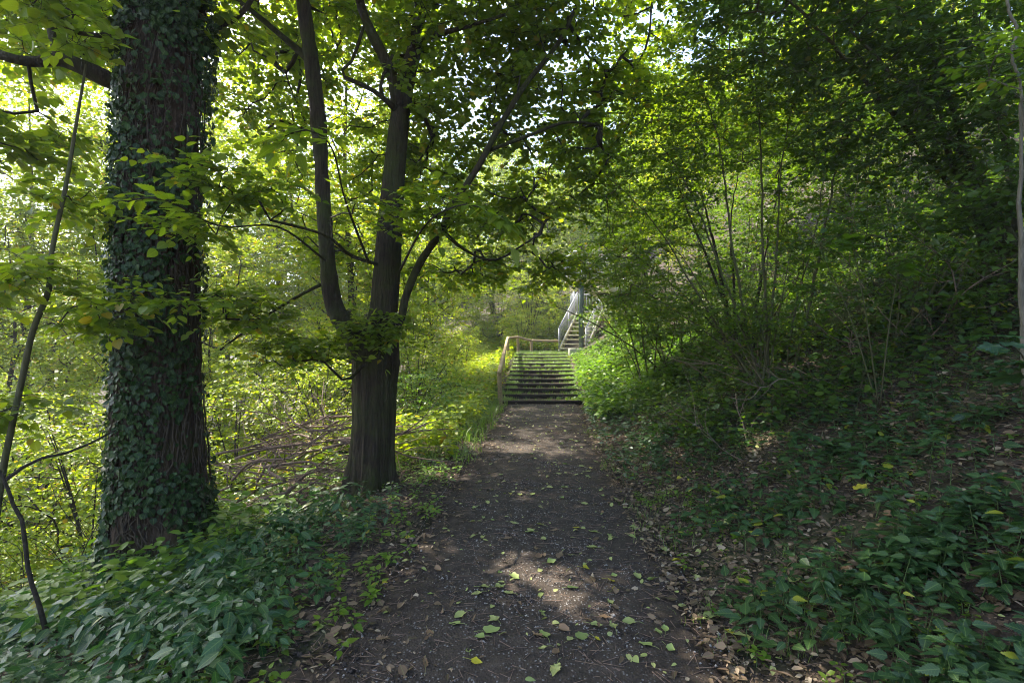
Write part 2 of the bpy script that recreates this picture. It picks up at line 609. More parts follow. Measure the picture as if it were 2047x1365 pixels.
gx = axis([(-500, -60, 44), (-60, -20, 2), (-20, -6, .35), (-6, 6, .07), (6, 14, .2), (14, 30, .8), (30, 60, 3), (60, 500, 44)])
gy = axis([(-60, -8, 4), (-8, 0, .4), (0, 9, .07), (9, 24, .15), (24, 40, .8), (40, 90, 4), (90, 600, 34)])
X, Y = np.meshgrid(gx, gy)
Z = H(X, Y)
# the trodden strip lies under the path sheet
in_path = (np.abs(X - cxf(Y)) < 1.02) & (Y < 13.1) & (Y > -4)
Z = Z - np.where(in_path, .035, 0) + np.where(in_path, 0, .02 * noise2(X, Y, 13, 3) + .008 * noise2(X, Y, 40, 2)) * (np.abs(X) < 12)
gm = MB()
n0, n1 = X.shape
i = np.arange(n0 - 1)[:, None] * n1; j = np.arange(n1 - 1)[None, :]
gm.add(np.stack([X, Y, Z], -1).reshape(-1, 3), np.stack([i + j, i + j + 1, i + n1 + j + 1, i + n1 + j], -1).reshape(-1, 4))
ground = gm.build('ground', M['ground'], smooth=True)
tag(ground, kind='structure', label='dark woodland soil sloping down left and up right of the path')

pu = np.linspace(-1, 1, 90); pv = axis([(-4, 1.5, .2), (1.5, 7, .028), (7, 13.06, .07)])
U, V = np.meshgrid(pu, pv)
hw = (1.0 + .12 * np.clip((4.5 - V) / 2, 0, 1)) + .16 * noise2(V * 1.0, V * 0 + np.sign(U) * 3, 1.9, 3) + .07 * noise2(V, np.sign(U) * 7, 8, 3)
X = cxf(V) + U * hw
edge = np.clip((np.abs(U) - .86) / .14, 0, 1)
Z = H(X, V) + .010 + .008 * noise2(X, V, 6, 3) + .006 * noise2(X, V, 16, 2) + .005 * noise2(X, V, 50, 2) - edge ** 1.5 * .06
pm = MB()
n0, n1 = X.shape
i = np.arange(n0 - 1)[:, None] * n1; j = np.arange(n1 - 1)[None, :]
pa = np.zeros(X.shape + (4,)); pa[..., 0] = np.clip(np.abs(U) + .12 * noise2(X, V, 5, 3), 0, 1)
pm.add(np.stack([X, V, Z], -1).reshape(-1, 3), np.stack([i + j, i + j + 1, i + n1 + j + 1, i + n1 + j], -1).reshape(-1, 4), pa.reshape(-1, 4))
path = pm.build('path', M['path'], smooth=True)
tag(path, kind='structure', label='dark gravel footpath leading to the wooden steps')


def stones(name, mat, n, y0, y1, w, s0, s1, lab, rng):
    y = y0 + (y1 - y0) * rng.random(n) ** 1.7
    x = cxf(y) + np.clip(rng.normal(0, w * .55, n), -w, w)
    z = H(x, y) + .006
    s = s0 + (s1 - s0) * rng.random(n) ** 4
    O = np.array([[1, 0, 0], [0, 1, 0], [-1, 0, 0], [0, -1, 0], [0, 0, 1], [0, 0, -1], [.6, .6, .5], [-.6, -.5, .6]], float)[:6]
    Fc = np.array([[0, 1, 4], [1, 2, 4], [2, 3, 4], [3, 0, 4], [1, 0, 5], [2, 1, 5], [3, 2, 5], [0, 3, 5]])
    th = rng.random(n) * 6.28
    c, sn = np.cos(th), np.sin(th)
    jit = 1 + .35 * rng.normal(size=(n, 6, 1))
    v = O[None] * jit * np.stack([s, s * rng.uniform(.6, 1, n), s * rng.uniform(.4, .7, n)], -1)[:, None, :]
    vx = v[..., 0] * c[:, None] - v[..., 1] * sn[:, None]; vy = v[..., 0] * sn[:, None] + v[..., 1] * c[:, None]
    v = np.stack([vx + x[:, None], vy + y[:, None], v[..., 2] + z[:, None]], -1)
    mb = MB()
    mb.add(v.reshape(-1, 3), (Fc[None] + (np.arange(n) * 6)[:, None, None]).reshape(-1, 3))
    o = mb.build(name, mat)
    return tag(o, lab, 'gravel' if 'gravel' in name else 'soil crumbs', kind='stuff')


rg = np.random.default_rng(21)
stones('gravel', M['stone'], 24000, 1.5, 9, 1.0, .0015, .012, 'pale small gravel scattered over the dark path', rg)
stones('soil_crumbs', M['humus'], 70000, 1.5, 9, 3.2, .003, .016, 'dark crumbs of soil and bark on the path', rg)

# ------------------------------------------------------------------ wooden steps
def step_c(k): return Y0 + k * TR


st = thing('garden_steps', (cxf(13.), Y0, 0), 'flight of twelve dark timber steps overgrown with grass at the end of the path', 'steps')
stloc = np.array(st.location)
rs = np.random.default_rng(3)
for k in range(NST):
    y = step_c(k); w = 2.08 - .012 * k
    c = cxf(y) + (.0 if k == 0 else rs.normal(0, .02))
    mb = MB()
    pts = catmull([[c - w / 2, y, k * RI + .04], [c, y + rs.normal(0, .01), k * RI + .045], [c + w / 2, y, k * RI + .04]], 14)
    a = np.array([c - w / 2, y + .05, k * RI + RI / 2 + rs.normal(0, .003)]); b = np.array([c + w / 2, y + .05 + rs.normal(0, .012), k * RI + RI / 2])
    beam(mb, a, b, .10, RI + .012, .012)
    o = mb.build('step', M['riser'], st, origin=stloc)
    mb = MB()
    nx, ny = 24, 8
    xs = np.linspace(c - w / 2 - .04, c + w / 2 + .04, nx); ys = np.linspace(y + .09, y + TR + .02, ny)
    XX, YY = np.meshgrid(xs, ys)
    ZZ = (k + 1) * RI - .012 + .006 * noise2(XX, YY, 9, 2)
    ii = np.arange(ny - 1)[:, None] * nx; jj = np.arange(nx - 1)[None, :]
    mb.add(np.stack([XX, YY, ZZ], -1).reshape(-1, 3), np.stack([ii + jj, ii + jj + 1, ii + nx + jj + 1, ii + nx + jj], -1).reshape(-1, 4))
    mb.build('tread', M['mosstread'], o, smooth=True, origin=stloc)

# ------------------------------------------------------------------ log handrail
ZL = NST * RI
hr = thing('log_handrail', (-.32, 12.95, 0), 'round log handrail climbing the left side of the wooden steps', 'handrail')
ho = np.array(hr.location)


def log(mb, a, b, r, bend=.01, rng=rs):
    a = np.asarray(a, float); b = np.asarray(b, float)
    m = (a + b) / 2 + rng.normal(0, bend, 3)
    tube(mb, catmull([a, m, b], 12), r * (1 + .05 * rng.normal(size=12)), 10)


tops = [(-.32, 12.95, .82), (-.16, 19.8, ZL + .62), (.24, 20.9, ZL + .66), (.80, 21.3, ZL + .52), (1.93, 21.5, ZL + .50)]
feet = [-.25, ZL - .45, ZL - .3, ZL - .2]
for (x, y, z), zf in zip(tops[:4], feet):
    mb = MB(); log(mb, (x + .02, y, zf), (x, y, z - .03), .062); mb.build('post', M['log'], hr, True, origin=ho)
mb = MB(); log(mb, (-.30, 16.4, .1), (-.27, 16.4, 1.06), .06); mb.build('post', M['log'], hr, True, origin=ho)
for q in range(4):
    a = np.array(tops[q]); b = np.array(tops[q + 1]); d = nrm(b - a)
    mb = MB(); log(mb, a - d * (.12 if q == 0 else .03), b + d * .05, .055 if q == 0 else .05, .004)
    mb.build('rail', M['log'], hr, True, origin=ho)

# ------------------------------------------------------------------ steel stairs with landing
ms = thing('steel_stairs', (2.4, 20.6, ZL), 'grey steel staircase with barred railings climbing from the landing behind the steps', 'stairs')
mo = np.array(ms.location)


def flight(a0, a1, width_vec, n, rail_sides=(0, 1), h=1.0):
    a0 = np.array(a0, float); a1 = np.array(a1, float); w = np.array(width_vec, float)
    for s_ in (0, 1):
        mb = MB(); beam(mb, a0 + w * s_, a1 + w * s_, .06, .24, .006); mb.build('stringer', M['stringer'], ms, origin=mo)
    wl = np.linalg.norm(w)
    mb = None
    for k in range(n):
        c = a0 + (a1 - a0) * (k + .6) / n + w / 2 + np.array([0, 0, .06])
        wx = nrm(w); hy = np.cross(UP, wx)
        mb = MB(); box(mb, c, (wl - .08, .27, .045), np.column_stack([wx, hy, UP]), .005)
        mb.build('tread', M['stringer'], ms, origin=mo)
    for s_ in rail_sides:
        railing(a0 + w * s_, a1 + w * s_, h)


def railing(a, b, h=1.0):
    a = np.array(a, float); b = np.array(b, float)
    mb = MB()
    tube(mb, [a + UP * h, (a + b) / 2 + UP * h, b + UP * h], .027, 8)
    tube(mb, [a + UP * .18, (a + b) / 2 + UP * .18, b + UP * .18], .016, 6)
    for q in (0, .5, 1.0):
        p = a + (b - a) * q
        tube(mb, [p + UP * .02, p + UP * h], .024, 6)
    r = mb.build('railing', M['metal'], ms, origin=mo)
    n = max(3, int(np.linalg.norm(b - a) / .15))
    for k in range(1, n):
        p = a + (b - a) * k / n
        mb = MB(); tube(mb, [p + UP * .19, p + UP * (h - .01)], .008, 5)
        mb.build('baluster', M['metal'], r, origin=mo)


flight((1.90, 20.7, ZL + .02), (2.95, 23.1, 2.8), (1.06, -.22, 0), 9)
mb = MB()
box(mb, (4.35, 23.85, 2.82), (3.1, 1.5, .05), bev=.004)
mb.build('landing', M['stringer'], ms, origin=mo)
for yy in (23.08, 24.62):
    mb = MB(); beam(mb, (2.8, yy, 2.72), (5.9, yy, 2.72), .08, .2); mb.build('edge_beam', M['stringer'], ms, origin=mo)
railing((4.15, 23.08, 2.85), (5.88, 23.08, 2.85)); railing((2.82, 24.6, 2.85), (5.88, 24.6, 2.85)); railing((2.82, 23.2, 2.85), (2.82, 24.55, 2.85))
flight((5.9, 22.9, 2.86), (3.6, 20.6, 4.0), (-.7, .75, 0), 8)
mb = MB(); box(mb, (2.95, 20.5, 4.04), (1.5, 1.5, .05), bev=.004); mb.build('landing', M['stringer'], ms, origin=mo)
railing((2.22, 19.78, 4.07), (3.68, 19.78, 4.07)); railing((2.22, 19.78, 4.07), (2.22, 21.23, 4.07))
mb = MB(); tube(mb, [(2.70, 19.95, ZL + .18), (2.70, 19.95, 3.), (2.70, 19.95, 4.02)], .10, 14); mb.build('column', M['column'], ms, True, origin=mo)
mb = MB(); tube(mb, [(5.6, 24.3, 1.2), (5.6, 24.3, 2.), (5.6, 24.3, 2.8)], .08, 12); mb.build('column', M['column'], ms, True, origin=mo)
mb = MB(); box(mb, (2.68, 19.85, ZL - .02), (.95, .6, .48), bev=.03); mb.build('footing', M['concrete'], ms, origin=mo)

# ------------------------------------------------------------------ tree growth
def ell(n, c, rx, ry, rz, rng, hollow=.0):
    v = nrm(rng.normal(size=(n, 3))) * (hollow + (1 - hollow) * rng.random((n, 1)) ** (1 / 3.))
    return np.asarray(c) + v * np.array([rx, ry, rz])


def grow(skel, att, rng, seg=.28, wob=.07, rtip=.0035, sag=.08, expo=.47):
    """skel: list of (pts, radii). Connect every attractor to the nearest wood; returns branch polylines with radii"""
    pos = []; rad0 = []
    for pts, rr in skel:
        for p, r in zip(pts, np.broadcast_to(rr, (len(pts),))):
            pos.append(p); rad0.append(r)
    ns = len(pos)
    cap = 60000
    NP_ = np.zeros((cap, 3)); NP_[:ns] = pos
    par = np.full(cap, -1); cnt = np.zeros(cap)
    n = ns
    d0 = np.min(np.linalg.norm(att[:, None, :] - NP_[None, :ns, :], axis=2), axis=1) if len(att) * ns < 4e6 else np.linalg.norm(att - NP_[0], axis=1)
    order = np.argsort(d0)
    br = []
    for q in order:
        a = att[q]
        df = a - NP_[:n]
        ds = np.linalg.norm(df, axis=1)
        cost = ds + .45 * np.clip(-df[:, 2], 0, None)
        cost[:ns] *= 1.08
        k = int(np.argmin(cost))
        L_ = ds[k]
        if L_ < .05: continue
        m = max(2, int(math.ceil(L_ / seg)))
        t = np.linspace(0, 1, m + 1)[1:, None]
        s0 = NP_[k]
        bend = rng.normal(0, wob * L_, 3) + UP * rng.normal(.05, .08) * L_
        line = s0 + (a - s0) * t + bend * (4 * t * (1 - t)) + rng.normal(0, wob * .22, (m, 3)) * (t < 1)
        ids = [k]
        for p in line:
            NP_[n] = p; par[n] = ids[-1]; ids.append(n); n += 1
            if n >= cap - 50: break
        cnt[n - 1] += 1
        br.append(ids)
        if n >= cap - 50: break
    for k in range(n - 1, ns - 1, -1):
        if par[k] >= 0: cnt[par[k]] += cnt[k]
    rad = rtip * np.maximum(cnt, 1) ** expo
    out_ = []
    for ids in br:
        r = rad[ids].copy()
        r[0] = min(rad[ids[1]] * 1.1, (rad0[ids[0]] * .8 if ids[0] < ns else rad[ids[0]]))
        out_.append((NP_[ids], r))
    return out_


def add_branches(mb, br, sides=5):
    for pts, r in br:
        s_ = sides if r.max() > .012 else (4 if r.max() > .007 else 3)
        tube(mb, pts, r, s_, cap=False)


def sprays(br, rng, per=6, tl=(.2, .45), frm=.35, flat=.35):
    """twig starts/directions/lengths from the outer part of each branch"""
    S, D, Ln = [], [], []
    for pts, r in br:
        n = len(pts)
        L_ = np.linalg.norm(pts[-1] - pts[0])
        k = max(2, int(round(per * (.6 + .5 * min(L_, 1.6)))))
        t = frm + (1 - frm) * rng.random(k); t[0] = 1
        x = t * (n - 1); i = np.minimum(x.astype(int), n - 2); u = (x - i)[:, None]
        p = pts[i] * (1 - u) + pts[i + 1] * u
        d = nrm(pts[i + 1] - pts[i])
        rnd = rng.normal(size=(k, 3)); rnd[:, 2] *= flat
        dd = nrm(d * .8 + nrm(rnd) * 1.0)
        dd[:, 2] *= .6
        S.append(p); D.append(nrm(dd)); Ln.append(rng.uniform(tl[0], tl[1], k))
    return thin(np.concatenate(S), np.concatenate(D), np.concatenate(Ln))


GAPS = [(.05, 3.62, .27), (.30, 3.15, .24), (-.55, 3.95, .2), (-.75, 6.1, .25), (.6, 3.5, .2), (2.6, 5.2, .3), (1.9, 7.8, .3)]  # ground spots and radii where foliage is cut away to place sun flecks
TS = np.array(TO_SUN)


def thin(S, D, Ln):
    """cut holes through the foliage along the sun direction to place sun flecks"""
    k = np.ones(len(S), bool)
    mid = S + D * (Ln * .5)[:, None]
    for gx_, gy_, gr in GAPS:
        g0 = np.array([gx_, gy_, float(H(gx_, gy_))])
        v = mid - g0
        t = v @ TS
        d = np.linalg.norm(v - t[:, None] * TS, axis=1)
        k &= ~((d < gr) & (t > 1.0))
    return S[k], D[k], Ln[k]


def twig_mesh(mb, S, D, Ln, r=.0022, droop=.12):
    n = len(S)
    if n == 0: return
    sd = nrm(np.cross(D, UP) + 1e-4); up = np.cross(sd, D)
    th = np.array([0, 2.094, 4.189])
    ring = np.cos(th)[None, :, None] * sd[:, None, :] + np.sin(th)[None, :, None] * up[:, None, :]
    V = []
    for t, rr in ((0, 1.2), (.5, .9), (1, .4)):
        c = S + D * (Ln * t)[:, None] - UP * (droop * Ln * t * t)[:, None]
        V.append(c[:, None, :] + ring * r * rr)
    V = np.stack(V, 1).reshape(n, 9, 3)
    f = []
    for a in (0, 3):
        for j in range(3):
            f.append([a + j, a + (j + 1) % 3, a + 3 + (j + 1) % 3, a + 3 + j])
    f = np.array(f)
    mb.add(V.reshape(-1, 3), (f[None] + (np.arange(n) * 9)[:, None, None]).reshape(-1, 4))


def twig_leaves(mb, S, D, Ln, rng, kind='mid', size=.075, k=7, droop=.12, tilt=.35, pet=.25):
    n = len(S)
    if n == 0: return
    sd = nrm(np.cross(D, UP) + 1e-4)
    t = (np.arange(k) + .6) / k
    T_ = np.clip(t[None, :] + rng.normal(0, .05, (n, k)), 0, 1.02)
    sg = np.where(np.arange(k) % 2 == 0, 1., -1.)[None, :]
    last = (np.arange(k) == k - 1)[None, :]
    pos = S[:, None, :] + D[:, None, :] * (Ln[:, None] * T_)[..., None] - UP * (droop * Ln[:, None] * T_ ** 2)[..., None]
    ang = np.where(last, rng.normal(0, .25, (n, k)), sg * rng.uniform(.7, 1.25, (n, k)))
    dr = D[:, None, :] * np.cos(ang)[..., None] + sd[:, None, :] * np.sin(ang)[..., None]
    dr = dr + UP * rng.normal(-.22, .18, (n, k))[..., None]
    up = UP + rng.normal(0, tilt, (n, k, 3))
    sz = size * rng.uniform(.6, 1.2, (n, k))
    pos = pos + nrm(dr) * (sz * pet)[..., None]
    asp = rng.uniform(.8, 1.15, n * k)
    leaves(mb, kind, pos.reshape(-1, 3), dr.reshape(-1, 3), up.reshape(-1, 3), sz.reshape(-1), rng, asp)


def dense(c, r, n):
    t = np.linspace(0, 1, n)
    return catmull(c, n), np.interp(t, np.linspace(0, 1, len(r)), r)


def skel_px(pp, depths=None, n=None):
    """(px, py, half width px, depth) rows -> smooth 3D centre line and radii"""
    pts = [P(a, b, d) for a, b, w, d in pp]
    rad = [w / F * d for a, b, w, d in pp]
    n = n or max(6, int(sum(np.linalg.norm(pts[i + 1] - pts[i]) for i in range(len(pts) - 1)) / .12))
    c = catmull(pts, n)
    r = np.interp(np.linspace(0, 1, n), np.linspace(0, 1, len(rad)), rad)
    return c, r


# ------------------------------------------------------------------ ivy covered tree (left)
rt = np.random.default_rng(101)
D1 = 4.9
T1 = [(322, 1190, 112, D1), (320, 1120, 94, D1), (322, 1040, 82, D1), (322, 900, 74, D1), (316, 700, 67, D1), (317, 500, 63, D1), (325, 300, 62, D1), (334, 100, 61, D1), (343, 0, 60, D1), (365, -300, 54, D1 + .1), (380, -800, 44, D1 + .2), (390, -1300, 24, D1 + .3), (395, -1700, 8, D1 + .3)]
c1, r1 = skel_px(T1, n=150)
b1 = np.array([c1[0][0], c1[0][1], H(c1[0][0], c1[0][1])])
ivy_tree = thing('ivy_tree', b1, 'massive old tree at left, trunk wrapped in dark ivy', 'tree')


def flute1(th, t, pts):
    lowz = np.clip(1 - (pts[:, 2:3] - b1[2]) / 1.3, 0, 1) ** 2
    f = 1 + .035 * np.sin(th * 5 + pts[:, 2:3] * .8) + .03 * np.sin(th * 9 + 1 - pts[:, 2:3] * 1.3) + .012 * np.sin(th * 23 + pts[:, 2:3] * 6)
    f = f + lowz * (.22 * np.clip(np.sin(th * 3 + 2.4), 0, 1) + .14 * np.clip(np.sin(th * 5 + .4), 0, 1))
    z = pts[:, 2:3]; w = th * 24 + 1.5 * np.sin(z * 2.3 + th * 3) + .9 * np.sin(z * 6.1 - th * 5)
    return f - .022 * np.abs(np.sin(w)) ** .6 + .006 * np.sin(z * 29 + 6 * np.sin(th * 7))


mb = MB(); tube(mb, *dense(c1, r1, 600), 200, flute1)
trunk1 = mb.build('trunk', M['bark_ivy'], ivy_tree, True, origin=b1)
LB = [([(250, 178, 17, 4.9), (180, 142, 16, 4.8), (120, 120, 12, 4.7), (60, 124, 10, 4.6), (-30, 100, 9, 4.5), (-300, 0, 7, 4.5)]),
      ([(118, 120, 8, 4.7), (104, 70, 7, 4.8), (92, 10, 6, 4.9), (70, -120, 5, 5)]),
      ([(260, 68, 7, 4.8), (235, 62, 6, 4.6), (215, 70, 5, 4.5), (165, 70, 4, 4.4), (90, 40, 3, 4.3)]),
      ([(420, 60, 6, 5.0), (480, 30, 5, 5.2), (520, -30, 4, 5.4)])]
HI = [[(350, -250, 30, 4.9), (250, -700, 24, 6.5), (150, -900, 16, 7.5), (50, -1100, 8, 8.5)],
      [(360, -350, 30, 4.9), (500, -700, 22, 6), (600, -900, 14, 7), (650, -1000, 8, 8)],
      [(355, -200, 26, 4.9), (100, -600, 20, 5.5), (-200, -800, 12, 6), (-500, -900, 7, 6.5)],
      [(380, -700, 24, 5), (700, -1100, 15, 5), (1000, -1500, 8, 5)]]
sk1 = [(c1[30:], r1[30:])]
for l_ in LB + HI:
    c, r = skel_px(l_)
    sk1.append((c, r))
    mb = MB(); tube(mb, c, r * (1 + .04 * rt.normal(size=len(r))), 12)
    mb.build('branch', M['bark'], ivy_tree, True, origin=b1)
att = np.vstack([
    ell(30, P(90, 40, 5.3), .7, .5, .45, rt), ell(14, P(60, 10, 4.0), .5, .4, .18, rt), ell(30, P(20, 270, 4.9), .6, .6, .35, rt), ell(20, P(170, 20, 4.5), .4, .6, .25, rt), ell(18, P(440, 60, 5.2), .35, .5, .35, rt),
])
brA = grow(sk1[1:5], att, rt, rtip=.003)
mbw = MB(); add_branches(mbw, brA)
S, D, Ln = sprays(brA, rt, per=5, tl=(.18, .36))
twig_mesh(mbw, S, D, Ln)
lv = MB(); twig_leaves(lv, S, D, Ln, rt, 'heart', .095, 6)
# high crown, above the picture: it shades the path
hi = np.vstack([ell(150, (-4.6, 7.3, 9.0), 4.2, 3.2, 2.2, rt), ell(110, (-7.0, 7.4, 8.0), 3.0, 3.2, 1.8, rt), ell(80, (-1.8, 7.4, 8.8), 2.6, 2.6, 1.8, rt), ell(60, (-3.5, 5, 12), 3, 3, 2, rt), ell(60, (-2.6, 2.2, 8.5), 3.2, 2.4, 1.8, rt), ell(190, (-9.5, 7.6, 8.0), 2.8, 3.0, 1.6, rt), ell(150, (-12.0, 9.0, 7.8), 2.6, 2.4, 1.4, rt)])
hi = hi[hi[:, 2] > 1.6 + .70 * hi[:, 1] + .2]
hi = np.vstack([hi, ell(90, (-10.5, 10.4, 8.2), 2.4, 1.6, 1.4, rt)])
brB = grow([sk1[0]] + sk1[5:], hi, rt, rtip=.006, seg=.5)
add_branches(mbw, brB, 4)
S, D, Ln = sprays(brB, rt, per=9, tl=(.4, .8), frm=.2)
twig_leaves(lv, S, D, Ln, rt, 'mid', .15, 8, tilt=.4)
mbw.build('twigs', M['twig'], ivy_tree, origin=b1)
lv.build('crown', M['lime'], ivy_tree, origin=b1)

# ivy: vines that climb the trunk and leaves on them
def trunk_point(zf, th, off):
    """point on the trunk skin at height index fraction zf and angle th"""
    x = zf * (len(c1) - 1); i = np.minimum(x.astype(int), len(c1) - 2); u = x - i
    c = c1[i] * (1 - u)[:, None] + c1[i + 1] * u[:, None]
    r = r1[i] * (1 - u) + r1[i + 1] * u
    return c + np.stack([np.cos(th), np.sin(th), th * 0], -1) * (r + off)[:, None], np.stack([np.cos(th), np.sin(th), th * 0], -1)


ivz = MB()
for k in range(150):
    th0 = rt.uniform(-PI, .2) if k > 8 else rt.uniform(0, PI)
    z0, z1 = (rt.uniform(.0, .02), rt.uniform(.2, .62)) if k % 3 == 0 else (rt.uniform(.1, .45), rt.uniform(.5, .75))
    t = np.linspace(z0, z1, 60)
    th = th0 + .5 * np.cumsum(rt.normal(0, .09, 60)) + .12 * np.sin(t * rt.uniform(20, 60) + k)
    p, _ = trunk_point(t, th, .022 + .02 * rt.random() + rt.normal(0, .004, 60))
    r0 = rt.uniform(.003, .011)
    tube(ivz, p, np.linspace(r0, r0 * .5, 60), 5)
n = 30000
zf = rt.random(n) * .74
th = rt.uniform(-PI, PI, n)
# leave bare patches of bark
dens = noise2(th * 2.6, zf * 26, 1.0, 3) + .3 * np.cos(th - PI) - .22
keep = (dens > -.42) | (zf > .40) & (rt.random(n) < .3) | (rt.random(n) < .05)
keep &= (th < .5) | (rt.random(n) < .5)
zf, th = zf[keep], th[keep]
off = .03 + .05 * rt.random(len(zf)) + .06 * np.clip(zf - .2, 0, 1) * rt.random(len(zf)) * 3
p, nn = trunk_point(zf, th, off)
dn = -UP * 1.0 + rt.normal(0, .5, (len(zf), 3)) + nn * .2
upv = nn + rt.normal(0, .35, (len(zf), 3)) + UP * .35
iv = MB()
leaves(iv, 'heart', p, dn, upv, (.02 + .045 * rt.random(len(zf)) ** 1.5), rt, rt.uniform(.9, 1.3, len(zf)))
ivy = iv.build('ivy', M['ivy'], ivy_tree, origin=b1)
ivz.build('ivy_vine', M['vine'], ivy, origin=b1)

# ------------------------------------------------------------------ forked tree (centre left)
rf = np.random.default_rng(202)
D2 = 5.95
T2 = [(742, 1010, 50, D2), (742, 975, 44, D2), (743, 930, 41, D2), (748, 850, 40, D2), (750, 770, 41, D2), (753, 720, 44, D2), (760, 680, 36, D2), (767, 620, 27, D2), (775, 520, 26, D2), (785, 380, 22, D2 + .1), (798, 250, 19, D2 + .1), (812, 160, 17, D2 + .1), (832, 80, 13, D2 + .2), (850, -60, 11, D2 + .2), (870, -350, 9, D2 + .3), (880, -700, 4, D2 + .3)]
c2, r2 = skel_px(T2, n=130)
b2 = np.array([c2[0][0], c2[0][1], H(c2[0][0], c2[0][1])])
fork = thing('forked_tree', b2, 'mossy tree beside the path whose trunk forks into two stems', 'tree')


def ridges(th, pts, k, amp):
    z = pts[:, 2:3]
    w = th * k + 1.3 * np.sin(z * 3.1 + th * 3) + .9 * np.sin(z * 7.7 - th * 5)
    return amp * (1 - np.abs(np.sin(w)) ** .6 * 1.6) + amp * .4 * np.sin(z * 31 + 6 * np.sin(th * 7))


def flute2(th, t, pts):
    lowz = np.clip(1 - (pts[:, 2:3] - b2[2]) / .7, 0, 1) ** 2
    on = np.clip(2.2 - pts[:, 2:3], 0, 1)
    return 1 + on * (.05 * np.sin(th * 4 + .5) + .03 * np.sin(th * 11 + pts[:, 2:3])) + .012 * np.sin(th * 19 + pts[:, 2:3] * 5) + lowz * .34 * np.clip(np.sin(th * 4 + 1), -.2, 1) + ridges(th, pts, 17, .022)


mb = MB(); tube(mb, *dense(c2, r2, 520), 150, flute2); mb.build('trunk', M['bark'], fork, True, origin=b2)
SB = [
    [(745, 735, 26, D2), (722, 695, 24, D2 - .03), (690, 650, 20, D2 - .05), (665, 600, 17, D2 - .05), (653, 500, 15, D2 - .05), (645, 380, 14, D2), (637, 250, 14.5, D2), (622, 120, 15, D2), (608, 20, 13, D2), (596, -80, 12, D2), (580, -400, 8, D2), (570, -700, 3, D2)],
    [(614, 118, 8, D2), (600, 104, 7, D2), (560, 70, 5.5, D2 - .1), (500, 20, 5, D2 - .2), (430, -30, 4, D2 - .3)],
    [(768, 690, 10, D2 - .15), (800, 640, 8, D2 - .2), (812, 590, 7.5, D2 - .2), (840, 525, 8, D2 - .2), (880, 465, 7, D2 - .3), (905, 410, 6, D2 - .3), (955, 335, 6, D2 - .3), (1000, 250, 6, D2 - .2), (1050, 170, 5, D2 - .2), (1120, 80, 4, D2 - .1), (1165, -20, 3, D2)],
    [(797, 215, 14, D2 + .05), (788, 165, 12, D2), (765, 110, 11, D2 - .05), (735, 50, 9.5, D2 - .1), (715, -20, 8, D2 - .2), (690, -200, 6, D2 - .3)],
    [(790, 218, 7, D2), (765, 195, 5, D2 - .1), (735, 175, 4.5, D2 - .2), (682, 149, 3.5, D2 - .3), (706, 118, 3, D2 - .3), (726, 55, 3, D2 - .3)],
    [(765, 195, 4, D2 - .1), (762, 165, 3.5, D2 - .1), (785, 110, 3, D2 - .1)],
    [(835, 80, 8, D2 + .1), (870, 70, 6, D2), (930, 55, 4, D2 - .3), (1010, 30, 3, D2 - .5)],
    [(826, 100, 6, D2 + .1), (838, 40, 5, D2 + .1), (822, -30, 4, D2)],
    [(980, 300, 4, D2 - .2), (1060, 270, 3.5, D2 - .1), (1130, 245, 3, D2), (1200, 250, 2, D2 + .2)],
    [(885, 462, 4, D2 - .3), (930, 500, 3, D2 - .1), (990, 520, 2.5, D2), (1060, 480, 2, D2 + .2)],
    [(760, 530, 4, D2 - .1), (700, 510, 3.5, D2 - .4), (650, 470, 3, D2 - .8), (540, 440, 2.5, D2 - 1.2)],
    [(662, 560, 3.5, D2), (600, 590, 3, D2 - .2), (520, 640, 2.5, D2 - .5), (440, 700, 2, D2 - .8)],
    [(735, 720, 3.5, D2 - .2), (690, 760, 3, D2 - .4), (640, 720, 2, D2 - .6), (560, 730, 2, D2 - .8)],
    [(840, 30, 5, D2 + .2), (1000, -100, 4, D2), (1200, -260, 3, D2)],
]
sk2 = [(c2[70:], r2[70:])]
for l_ in SB:
    c, r = skel_px(l_)
    sk2.append((c, r))
    mb = MB(); tube(mb, c, r * (1 + .05 * rf.normal(size=len(r))), 14 if r[0] > .05 else 9)
    mb.build('branch', M['bark'], fork, True, origin=b2)
A = []
for (px, py, d, rx, ry, rz, n_) in [
    (600, 400, 4.7, .8, .7, .14, 22), (450, 350, 4.3, .5, .5, .12, 10), (400, 460, 4.3, .4, .4, .10, 7), (330, 590, 4.1, .35, .3, .10, 7),
    (860, 430, 5.2, .8, .7, .16, 26), (700, 480, 6.9, .8, .5, .4, 20), (1000, 430, 6.8, .9, .9, .4, 60), (1050, 540, 7.4, 1.0, .8, .3, 50), (900, 540, 7, .7, .7, .25, 24),
    (560, 200, 7.0, .8, .7, .9, 36), (700, 60, 6.9, 1.1, .8, .7, 56), (730, 300, 6.9, .7, .6, .6, 26), (930, 170, 6.4, 1.0, 1.0, .9, 120), (1090, 130, 6.6, .9, 1.0, .9, 110),
    (1130, 330, 7.2, .9, 1.0, .7, 90), (1220, 200, 7.2, .6, .9, .7, 60), (1000, 10, 6.0, 1.5, 1.0, .5, 90), (480, 620, 5.0, .45, .5, .2, 20), (600, 700, 5.3, .5, .5, .2, 24), (760, 660, 5.55, .3, .2, .2, 16),
    (520, 190, 9.0, 1.1, .8, 1.0, 40), (620, 330, 9.0, .9, .8, .6, 26), (760, 400, 9.0, 1.0, .8, .5, 26), (560, 40, 8.6, 1.2, .8, .6, 30), (1290, 60, 8.2, .9, .9, .9, 50), (1330, 210, 8.6, .7, .8, .5, 26), (500, 60, 6.9, .5, .6, .6, 22), (880, 330, 7.2, .6, .7, .5, 40)]:
    A.append(ell(int(n_ * 1.25), P(px, py, d), rx, ry, rz, rf))
